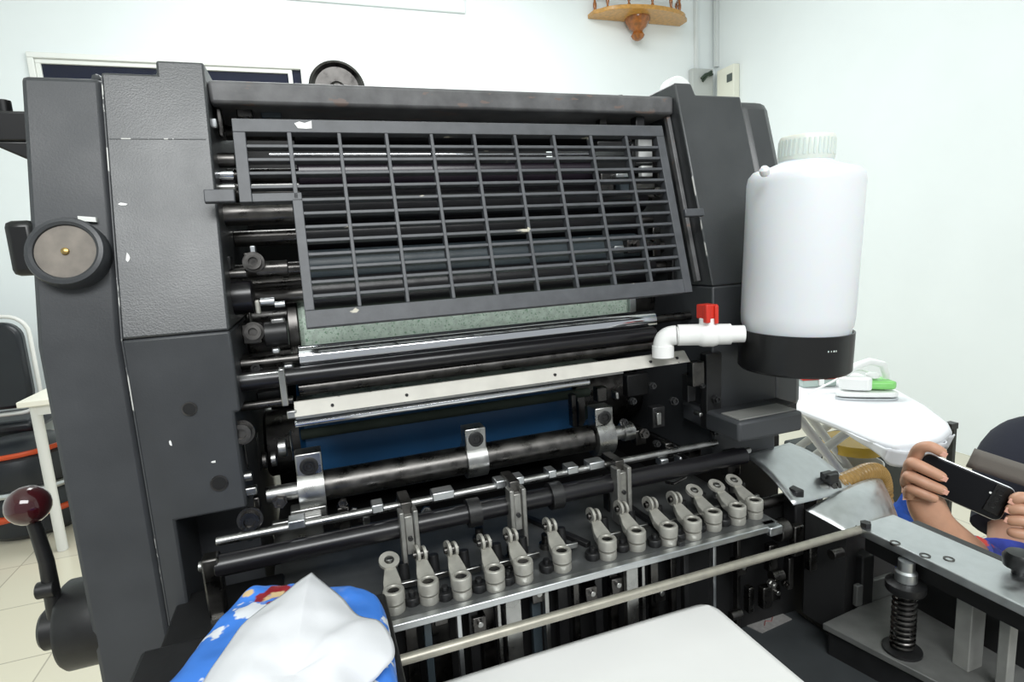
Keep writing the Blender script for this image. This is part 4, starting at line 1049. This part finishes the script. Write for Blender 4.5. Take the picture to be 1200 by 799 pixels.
# hanging skirt of the cover
sk = [far[4], outl[0], outl[1], outl[2], outl[3]]
skp = catmull([Vector(p) for p in [far[3]]+sk], 6)
def skirt(u, v):
    i = u*(len(skp)-1); a = int(min(i, len(skp)-2)); p = skp[a].lerp(skp[a+1], i-a)
    c = Vector((1.22, 1.1, IZ))
    return Vector((p.x, p.y, IZ-0.012-v*(0.036+0.004*math.sin(u*19))*min(1, u*2.5))) + (c-p).normalized()*(0.006*math.sin(u*37)+0.012*v)
MB().grid(skirt, 60, 5).build('board_skirt', M['cloth_white'], ib, solid=0.002)
# crossed legs (lie in planes along Y)
def leg(pf, pt, X0, X1, r=0.013):
    pass
lt, lb2 = A(955, 497, 1.02), A(1010, 572, 1.02)
u0, u1 = A(935, 508, 1.05), A(998, 568, 1.05)
def ext(a, b_, ztop, zbot):
    d = (b_-a); t0 = (ztop-a.z)/d.z; t1 = (zbot-a.z)/d.z
    return a+d*t0, a+d*t1
l1 = (A(942, 497, 1.15), A(1000, 572, 1.10)); l2 = (A(995, 505, 1.15), A(925, 556, 1.20))
for (a, b_) in (l1, l2):
    p, q = ext(a, b_, IZ-0.024, 0.52)
    dr = (q-p)
    foot = q+Vector((dr.x*0.3, dr.y*0.3, -0.51))
    MB().tube([p, q, Vector((foot.x, foot.y, 0.013))], 0.012, 12).build('leg', M['white_tube'], ib)
    MB().tube([p+Vector((0.12, 0.12, 0)), q+Vector((0.12, 0.12, 0)), Vector((foot.x+0.12, foot.y+0.12, 0.013))], 0.012, 12).build('leg', M['white_tube'], ib)
    MB().cyl((foot.x-0.02, foot.y-0.02, 0.013), (foot.x+0.14, foot.y+0.14, 0.013), 0.012).build('foot_bar', M['white_tube'], ib)
# iron
ic = AZ(1010, 466, IZ); ir = thing('steam_iron', 'white and lime green steam iron on the ironing board', 'iron', (ic.x, ic.y, IZ+0.001))
# nose points to the left of the photo
ax_ = Vector((rt.x, rt.y, 0)).normalized(); ay_ = Vector((-ax_.y, ax_.x, 0))
def ip(f, s, h): return Vector((ic.x, ic.y, IZ+0.001))+ax_*f+ay_*s+Vector((0, 0, h*1.3))
def iron_outline(L_, Wd, n=16, k=1.0):
    o = []
    for i in range(n+1):
        t = i/n; w_ = Wd*min(1, math.sqrt(max(0, t*1.15)))*(1 if t < .9 else 1-(t-.9)*2)
        o.append((L_*(t-0.5), w_))
    return [(x, y) for x, y in o]+[(x, -y) for x, y in o[::-1] if y > 1e-6]
S = 1.08
o = iron_outline(0.135*S, 0.045*S)
MB().prism([ip(x, y, 0.0) for x, y in o], (0, 0, 0.006)).build('soleplate', M['alu'], ir)
MB().prism([ip(x*1.0, y*1.02, 0.0065) for x, y in o], (0, 0, 0.014)).build('lower_body', M['white_pl'], ir, bevel=0.004)
MB().prism([ip(x*0.6+0.024*S, y*0.86, 0.021) for x, y in o], (0, 0, 0.022)).build('green_body', M['green'], ir, bevel=0.006)
MB().prism([ip(x*0.48-0.026*S, y*0.80, 0.021) for x, y in o], (0, 0, 0.034)).build('water_tank', M['white_pl'], ir, bevel=0.008)
MB().tube([ip(-0.045*S, 0, 0.052), ip(-0.02*S, 0, 0.067), ip(0.015*S, 0, 0.076), ip(0.048*S, 0, 0.068), ip(0.058*S, 0, 0.045), ip(0.055*S, 0, 0.024)], [0.010, 0.010, 0.010, 0.010, 0.009, 0.008], 14).build('handle', M['white_pl'], ir)
MB().lathe(ip(0.022*S, -0.004, 0.043), (0, 0, 1), [(0.017, 0), (0.017, 0.008), (0.013, 0.011), (0, 0.011)], 20).build('temperature_dial', M['white_pl'], ir)
cpts = catmull([ip(0.06*S, 0.0, 0.03), ip(0.02, 0.05, 0.05), ip(-0.05, 0.07, 0.02), ip(-0.12, 0.05, 0.004)], 8)
MB().tube(cpts, 0.003, 8).build('power_cord', M['white_pl'], ir)
# red-topped clear box
rc_ = AZ(955, 451, IZ); bxs = thing('red_lidded_box', 'small clear box with a red lid left of the iron', 'box', (rc_.x, rc_.y, IZ+0.001))
def rp(f, s, h): return Vector((rc_.x, rc_.y, IZ+0.001+h))+ax_*f+ay_*s
MB().prism([rp(-.05, -.03, 0), rp(.048, -.03, 0), rp(.048, .04, 0), rp(-.05, .04, 0)], (0, 0, 0.022)).build('clear_base', mat('greyish_clear_plastic', (170, 186, 180), 0.15), bxs, bevel=0.003)
MB().prism([rp(-.054, -.034, 0.0225), rp(.052, -.034, 0.0225), rp(.052, .044, 0.0225), rp(-.054, .044, 0.0225)], (0, 0, 0.012)).build('lid', M['red'], bxs, bevel=0.003)
MB().prism([rp(-.006, -.036, 0.006), rp(.008, -.036, 0.006), rp(.008, -.030, 0.006), rp(-.006, -.030, 0.006)], (0, 0, 0.018)).build('latch', M['white_pl'], bxs)
# black stand behind the board tip
q = A(1117, 500, 1.02)
bs = thing('garment_stand', 'thin black stand post behind the ironing board tip', 'stand', (q.x, 1.02, 0))
MB().box(q.x-0.004, q.x+0.008, 1.015, 1.03, 0.02, q.z+0.008).build('post', M['blackp'], bs)
MB().box(q.x-0.018, q.x+0.008, 1.012, 1.033, q.z-0.004, q.z+0.012).build('top_bracket', M['blackp'], bs)
MB().cyl((q.x, 1.02, 0), (q.x, 1.02, 0.02), 0.06, 24).build('base', M['blackp'], bs)
# stuff under the board: white bag on a box, yellow bucket, blue sack, dark box
def crumple(name, m, c, rx, ry, rz, label, cat, seed=0):
    b = MB(); bmesh.ops.create_uvsphere(b.bm, u_segments=28, v_segments=18, radius=1)
    for v in b.bm.verts:
        nz = noise.noise(v.co*1.7+Vector((seed, 0, 0)))*0.22+noise.noise(v.co*4+Vector((0, seed, 0)))*0.08
        q = v.co*(1+nz); z = c[2]+rz+q.z*rz
        v.co = Vector((c[0]+q.x*rx, c[1]+q.y*ry, max(c[2], z)))
    return tag(b.build(name, m, None, ang=75), label, cat)
q = A(1010, 520, 1.40)
wb = tag(MB().box(q.x-0.05, q.x+0.30, 1.36, 1.70, 0.0, 0.50).build('storage_crate', mat('dark_green_black_plastic', (30, 36, 36), 0.5), None, bevel=0.01), 'dark crate under the ironing board', 'crate')
q2 = A(1020, 530, 1.46)
crumple('plastic_bag', mat('thin_white_film', (226, 228, 230), 0.35, bump=0.2, bscale=40), (q2.x+0.02, 1.47, 0.502), 0.09, 0.085, 0.11, 'white plastic bag on the dark crate under the board', 'bag', 3)
q3 = A(990, 525, 1.27)
bk = thing('bucket', 'pale bucket with a yellow band behind the crossed legs of the board', 'bucket', (q3.x, 1.24, 0))
MB().lathe((q3.x, 1.24, 0), (0, 0, 1), [(0, 0), (0.065, 0), (0.082, q3.z-0.03), (0.078, q3.z-0.03), (0.062, 0.006), (0, 0.006)], 32).build('bucket_body', M['white_pl'], bk)
q4 = A(998, 525, 1.16)
MB().lathe((q3.x, 1.24, q4.z-0.045), (0, 0, 1), [(0.0835, 0), (0.085, 0.002), (0.085, 0.028), (0.0835, 0.03)], 32).build('yellow_band', M['yellow'], bk)
q5 = A(1050, 590, 0.88)
crumple('blue_sack', M['bluec'], (q5.x+0.04, 0.90, 0.0), 0.10, 0.075, 0.33, 'blue cloth sack left of the hand holding the phone', 'sack', 8)

# ------------------------------------------------------------------ person with a phone (person's head is beyond the right edge of the photograph)
def skin_mesh(verts, edges, radii, name, m, parent, sub=2, root=0, vox=0):
    me = bpy.data.meshes.new(name+'_skel'); me.from_pydata([tuple(v) for v in verts], edges, [])
    o = bpy.data.objects.new(name+'_skel', me); C.objects.link(o)
    md = o.modifiers.new('skin', 'SKIN'); md.use_smooth_shade = True
    for i, r in enumerate(radii):
        sv = me.skin_vertices[0].data[i]
        sv.radius = (r, r) if not isinstance(r, tuple) else r
        sv.use_root = (i == root)
    md2 = o.modifiers.new('sub', 'SUBSURF'); md2.levels = sub; md2.render_levels = sub
    if vox:
        rm = o.modifiers.new('remesh', 'REMESH'); rm.mode = 'VOXEL'; rm.voxel_size = vox; rm.use_smooth_shade = True
        sm = o.modifiers.new('smooth', 'SMOOTH'); sm.factor = 0.5; sm.iterations = 3
    dg = bpy.context.evaluated_depsgraph_get(); dg.update()
    ev = o.evaluated_get(dg)
    nm = bpy.data.meshes.new_from_object(ev)
    bpy.data.objects.remove(o)
    bm = bmesh.new(); bm.from_mesh(nm); b = MB(); b.bm.free(); b.bm = bm
    bpy.data.meshes.remove(nm)
    return b.build(name, m, parent, ang=80)
PHD = 0.86
ph_tl, ph_tr, ph_br, ph_bl = AC(1077, 528, PHD+0.01), AC(1183, 572, PHD-0.035), AC(1178, 614, PHD-0.03), AC(1073, 566, PHD+0.015)
pc = (ph_tl+ph_tr+ph_br+ph_bl)/4
pxv = ((ph_tr-ph_tl)+(ph_br-ph_bl)).normalized(); pyv = ((ph_tl-ph_bl)+(ph_tr-ph_br)).normalized()
pyv = (pyv-pxv*pyv.dot(pxv)).normalized(); pzv = pxv.cross(pyv).normalized()     # towards the camera (phone back)
if pzv.dot(-pc+Vector((0, 0, H))) < 0: pzv = -pzv
pl_, ph_ = (ph_tr-ph_tl).length/2, ((ph_tl-ph_bl).length+(ph_tr-ph_br).length)/4
def PP(u, v, n): return pc+pxv*u*pl_+pyv*v*ph_+pzv*n
phn = thing('smartphone', 'black smartphone held sideways in two hands', 'phone', pc-pyv*ph_)
out = [pc+pxv*x+pyv*y-pzv*0.0042 for x, y in rrect(pl_, ph_, 0.009)]
MB().prism(out, pzv*0.0084).build('phone_body', mat('satin_black_phone', (12, 13, 18), 0.32, spec=0.3), phn, bevel=0.0016)
out = [pc+pxv*x+pyv*y+pzv*0.0043 for x, y in rrect(pl_*0.97, ph_*0.94, 0.008)]
lens = [PP(0.72, 0.55, 0.0043), PP(0.72, 0.15, 0.0043), PP(0.72, -0.25, 0.0043)]
MB().obox(PP(0.74, 0.15, 0.0048), pxv, pyv, pzv, 0.010, 0.022, 0.0010).build('camera_island', M['blackp'], phn, bevel=0.001)
for l in lens: MB().lathe(l, pzv, [(0.005, 0.001), (0.005, 0.0022), (0.0035, 0.0022), (0.003, 0.0018), (0, 0.0018)], 16).build('camera_lens', M['blackp'], phn)
MB().lathe(PP(0.55, 0.35, 0.0038), pzv, [(0.0016, 0), (0.0016, 0.0012), (0, 0.0012)], 12).build('phone_flash', M['white_pl'], phn)
out = [pc+pxv*x+pyv*y for x, y in rrect(pl_*1.003, ph_*1.006, 0.0095)]
MB().tube(out, 0.0012, 6, closed=True).build('phone_frame', M['alu'], phn)

# body: seated low, facing the press
shR = AC(1203, 537, 1.03)       # person's right shoulder (left in the photo)
fwdP = Vector((-0.80, -0.60, 0)).normalized()      # facing the camera's side of the press
lat = Vector((-fwdP.y, fwdP.x, 0))                 # towards the person's left
if (lat.dot(shR)) > 0 and False: lat = -lat
latR = Vector((0.30, -0.95, 0)).normalized()       # from right shoulder towards left shoulder
latR = Vector((rt.x*0.9+fwd.x*0.1, rt.y*0.9+fwd.y*0.1, 0)).normalized()
fwdP = Vector((-fwd.x, -fwd.y, 0)); fwdP = (fwdP-latR*fwdP.dot(latR)).normalized()
shc = shR+latR*0.19; shL = shR+latR*0.38
neck = shc+Vector((0, 0, 0.075)); headc = neck+Vector((0, 0, 0.11))+fwdP*0.035
pel = Vector((shc.x, shc.y, 0.40))-fwdP*0.05
chest = shc+Vector((0, 0, -0.10)); waist = chest.lerp(pel, 0.6)
wrR = AC(1094, 612, 0.885); wrL = AC(1262, 640, 0.86)
elR = AC(1185, 700, 0.93); elL = AC(1330, 740, 0.93)
PE = thing('person', 'person in a navy shirt with a grey strap, sitting low and holding up a phone', 'person', (pel.x, pel.y, 0))
hipR = pel-latR*0.10; hipL = pel+latR*0.10
knR = hipR+fwdP*0.40+Vector((0, 0, 0.10))-latR*0.10; knL = hipL+fwdP*0.40+Vector((0, 0, 0.10))+latR*0.12
anR = knR+fwdP*0.02; anR.z = 0.09; anL = knL+fwdP*0.02; anL.z = 0.09
toR = anR+fwdP*0.17; toR.z = 0.04; toL = anL+fwdP*0.17; toL.z = 0.04
# hand geometry helper: palm + four bent fingers + thumb as one skinned tree, joined to the arm
V, Ed, Rad = [], [], []
def av(p, r, par=None):
    V.append(Vector(p)); Rad.append(r); i = len(V)-1
    if par is not None: Ed.append((par, i))
    return i
iP = av(pel, 0.135)
iW = av(waist, 0.125, iP); iC = av(chest, 0.140, iW); iN0 = av(shc+Vector((0, 0, 0.02)), 0.075, iC); iN = av(neck, 0.052, iN0)
iH0 = av(neck+Vector((0, 0, 0.045))+fwdP*0.02, 0.060, iN); iH1 = av(headc, 0.084, iH0); iH2 = av(headc+Vector((0, 0, 0.07)), 0.070, iH1)
def arm(sh, el, wr, par):
    a = av(sh, 0.058, par); b_ = av(sh.lerp(el, 0.5), 0.046, a); c = av(el, 0.038, b_); d = av(el.lerp(wr, 0.35), 0.036, c); e = av(wr, 0.026, d); return e
def legc(hp_, kn_, an_, to_, par):
    a = av(hp_, 0.085, par); b_ = av(hp_.lerp(kn_, .5), 0.075, a); c = av(kn_, 0.055, b_); d = av(kn_.lerp(an_, .35), 0.052, c); e = av(an_, 0.036, d); f_ = av(to_, 0.032, e); return f_
eR = arm(shR, elR, wrR, iC); eL = arm(shL, elL, wrL, iC)
legc(hipR, knR, anR, toR, iP); legc(hipL, knL, anL, toL, iP)
def hand(wrist_i, palm, fingers, thumb):
    """palm: two palm nodes (near the wrist, near the knuckles); index/middle leave the far node, ring/little the near one, the thumb a node of its own"""
    a = av(*palm[0], wrist_i); b_ = av(*palm[1], a)
    for k, (kn_, chain) in enumerate(fingers):
        c = b_ if k < 3 else a
        for q, r in [kn_]+chain: c = av(q, r, c)
    c = a
    for q, r in thumb: c = av(q, r, c)
fr_ = 0.0088
D0 = 0.875
def F(px, py, n): 
    # a point n metres in front of the phone's back plane along the view ray
    d = ray(px, py); o = Vector((0, 0, H))
    t = (pc+pzv*(0.0042+n)-o).dot(pzv)/d.dot(pzv)
    return o+d*t
tipsR = []
# right hand (left in the photo): palm beyond the phone's left end, fingers across its back
palmR = F(1074, 566, -0.022)
fR = [
    ((F(1071, 538, -0.012), 0.0105), [(F(1078, 524, 0.001), 0.0098), (F(1090, 522, 0.0085), 0.0092), (F(1109, 533, 0.0085), 0.0078)]),
    ((F(1066, 550, -0.010), 0.0105), [(F(1067, 541, 0.004), 0.0100), (F(1084, 549, 0.0100), 0.0094), (F(1110, 562, 0.0085), 0.0080)]),
    ((F(1063, 566, -0.010), 0.0105), [(F(1064, 556, 0.004), 0.0098), (F(1084, 566, 0.0100), 0.0092), (F(1111, 577, 0.0085), 0.0078)]),
    ((F(1065, 582, -0.012), 0.0098), [(F(1066, 571, 0.003), 0.0092), (F(1083, 579, 0.0085), 0.0084), (F(1100, 586, 0.0075), 0.0072)]),
]
hand(eR, [(F(1080, 588, -0.022), 0.023), (F(1073, 562, -0.020), 0.020)], fR, [(F(1090, 566, -0.030), 0.012), (F(1100, 556, -0.022), 0.0105), (F(1116, 558, -0.016), 0.0088)])
palmL = F(1214, 612, -0.010)
fL = [
    ((F(1212, 594, 0.002), 0.0105), [(F(1204, 583, 0.010), 0.0098), (F(1193, 582, 0.011), 0.0090), (F(1183, 589, 0.0085), 0.0076)]),
    ((F(1210, 606, 0.004), 0.0105), [(F(1202, 596, 0.013), 0.0100), (F(1190, 595, 0.013), 0.0092), (F(1178, 599, 0.0085), 0.0078)]),
    ((F(1210, 618, 0.004), 0.0105), [(F(1203, 610, 0.014), 0.0098), (F(1192, 609, 0.014), 0.0090), (F(1176, 610, 0.009), 0.0078)]),
    ((F(1212, 630, 0.002), 0.0098), [(F(1204, 626, 0.012), 0.0090), (F(1192, 625, 0.013), 0.0084), (F(1178, 622, 0.009), 0.0072)]),
]
hand(eL, [(F(1226, 628, -0.014), 0.022), (F(1216, 608, -0.012), 0.020)], fL, [(F(1206, 592, -0.022), 0.012), (F(1192, 588, -0.018), 0.0105), (F(1178, 590, -0.014), 0.0088)])
body = skin_mesh(V, Ed, Rad, 'body', M['skin'], PE)
for px, py, n_ in ((1106, 532.5, .0150), (1106.5, 561, .0154), (1107.5, 576.5, .0150), (1186, 588, .0145), (1182, 598.5, .0150), (1181, 610, .0150)):
    MB().obox(F(px, py, n_), pxv, pyv, pzv, 0.0042, 0.0038, 0.0008).build('fingernail', M['nail'], PE, bevel=0.0007)
# face
hx_ = latR
for s_ in (-1, 1):
    MB().sphere(headc+fwdP*0.060+hx_*0.030*s_+Vector((0, 0, 0.012)), 0.0125, 14).build('eye', M['white_pl'], PE)
    MB().sphere(headc+fwdP*0.0690+hx_*0.030*s_+Vector((0, 0, 0.010)), 0.0055, 10).build('iris', M['hair'], PE)
    MB().tube([headc+fwdP*0.070+hx_*0.044*s_+Vector((0, 0, 0.030)), headc+fwdP*0.078+hx_*0.030*s_+Vector((0, 0, 0.034)), headc+fwdP*0.079+hx_*0.014*s_+Vector((0, 0, 0.031))], [0.002, 0.0035, 0.003], 8).build('eyebrow', M['hair'], PE)
    MB().sphere(headc+hx_*0.080*s_+Vector((0, 0, -0.004)), 0.022, 14, (0.5, 0.6, 1.25)).build('ear', M['skin'], PE)
MB().tube([headc+fwdP*0.070+Vector((0, 0, 0.014)), headc+fwdP*0.082+Vector((0, 0, -0.006)), headc+fwdP*0.088+Vector((0, 0, -0.022)), headc+fwdP*0.078+Vector((0, 0, -0.030))], [0.006, 0.008, 0.012, 0.008], 12).build('nose', M['skin'], PE)
MB().tube([headc+fwdP*0.066+hx_*-0.022+Vector((0, 0, -0.050)), headc+fwdP*0.076+Vector((0, 0, -0.050)), headc+fwdP*0.066+hx_*0.022+Vector((0, 0, -0.050))], [0.003, 0.006, 0.003], 8).build('mouth', mat('lips', (150, 86, 80), 0.5), PE)
b = MB(); bmesh.ops.create_uvsphere(b.bm, u_segments=28, v_segments=16, radius=1)
for v in list(b.bm.verts):
    q = v.co; wp = headc-fwdP*0.010+Vector((0, 0, 0.028))+Vector((q.x*0.098, q.y*0.098, q.z*0.104)); v.co = wp
kill = [v for v in b.bm.verts if (v.co-headc).dot(fwdP) > 0.035 and v.co.z < headc.z+0.055 or v.co.z < headc.z-0.045]
bmesh.ops.delete(b.bm, geom=kill, context='VERTS')
b.build('hair', M['hair'], PE, solid=0.008)
# shirt
def loft(b, rings, n=28):
    V_ = [[b.bm.verts.new(c+latR*(rx*math.cos(2*PI*i/n))+fwdP*(ry*math.sin(2*PI*i/n))) for i in range(n)] for c, rx, ry in rings]
    for p, q in zip(V_, V_[1:]):
        for i in range(n): b.bm.faces.new((p[i], p[(i+1) % n], q[(i+1) % n], q[i]))
    b.bm.faces.new(V_[0]); b.bm.faces.new(V_[-1])
Zv = Vector((0, 0, 1))
b = MB()
loft(b, [(pel-Zv*0.11, 0.16, 0.14), (pel, 0.175, 0.155), (waist, 0.165, 0.150), (waist.lerp(chest, .6), 0.180, 0.155), (chest, 0.195, 0.150), (shc-Zv*0.02, 0.195, 0.115), (shc+Zv*0.035, 0.150, 0.090), (shc+Zv*0.065, 0.085, 0.070), (neck+Zv*0.004, 0.062, 0.060)])
b.build('shirt', M['navy'], PE, sub=1, ang=80)
for sh_, el_ in ((shR, elR), (shL, elL)):
    d0 = (shc-sh_).normalized()
    MB().tube(catmull([sh_+d0*0.07+Zv*0.0, sh_+d0*0.02, sh_.lerp(el_, 0.15), sh_.lerp(el_, 0.35), sh_.lerp(el_, 0.55)], 5), [0.066+0.010*math.sin(PI*min(1, i/14)) for i in range(21)], 24).build('shirt_sleeve', M['navy'], PE)
# trousers
TV = [pel+Vector((0, 0, 0.03)), hipR, hipR.lerp(knR, .5), knR, anR+Vector((0, 0, .03)), hipL, hipL.lerp(knL, .5), knL, anL+Vector((0, 0, .03))]
skin_mesh(TV, [(0, 1), (1, 2), (2, 3), (3, 4), (0, 5), (5, 6), (6, 7), (7, 8)], [0.15, 0.10, 0.09, 0.072, 0.055, 0.10, 0.09, 0.072, 0.055], 'trousers', M['navy'], PE)
# blue printed sleeve on the right forearm
sl0 = wrR.lerp(elR, 0.42)
MB().tube([sl0, wrR.lerp(elR, 0.7), elR, elR.lerp(shR, 0.3)], [0.036, 0.045, 0.050, 0.052], 20).build('sleeve', M['sleeve'], PE)
# grey strap over the shoulder front
s0, s1 = AC(1137, 536, 0.955), AC(1290, 585, 0.90)
sd = (s1-s0); su = Vector((0, 0, 1))-sd.normalized()*sd.normalized().z; su.normalize()
def strap(u, v): return s0.lerp(s1, u)+su*(0.017-0.034*v)+fwdP*0.012*math.sin(u*PI)
MB().grid(strap, 16, 3).build('strap', M['strap'], PE, solid=0.004)
# low stool under the person
sto = thing('stool', 'low dark stool under the seated person', 'stool', (pel.x, pel.y, 0))
MB().cyl((pel.x, pel.y, 0.20), (pel.x, pel.y, 0.235), 0.15, 32).build('seat', M['blackp'], sto)
for i in range(4):
    a = PI/4+i*PI/2
    MB().tube([(pel.x+0.10*math.cos(a), pel.y+0.10*math.sin(a), 0.20), (pel.x+0.14*math.cos(a), pel.y+0.14*math.sin(a), 0)], 0.014, 8).build('leg', M['blackp'], sto)
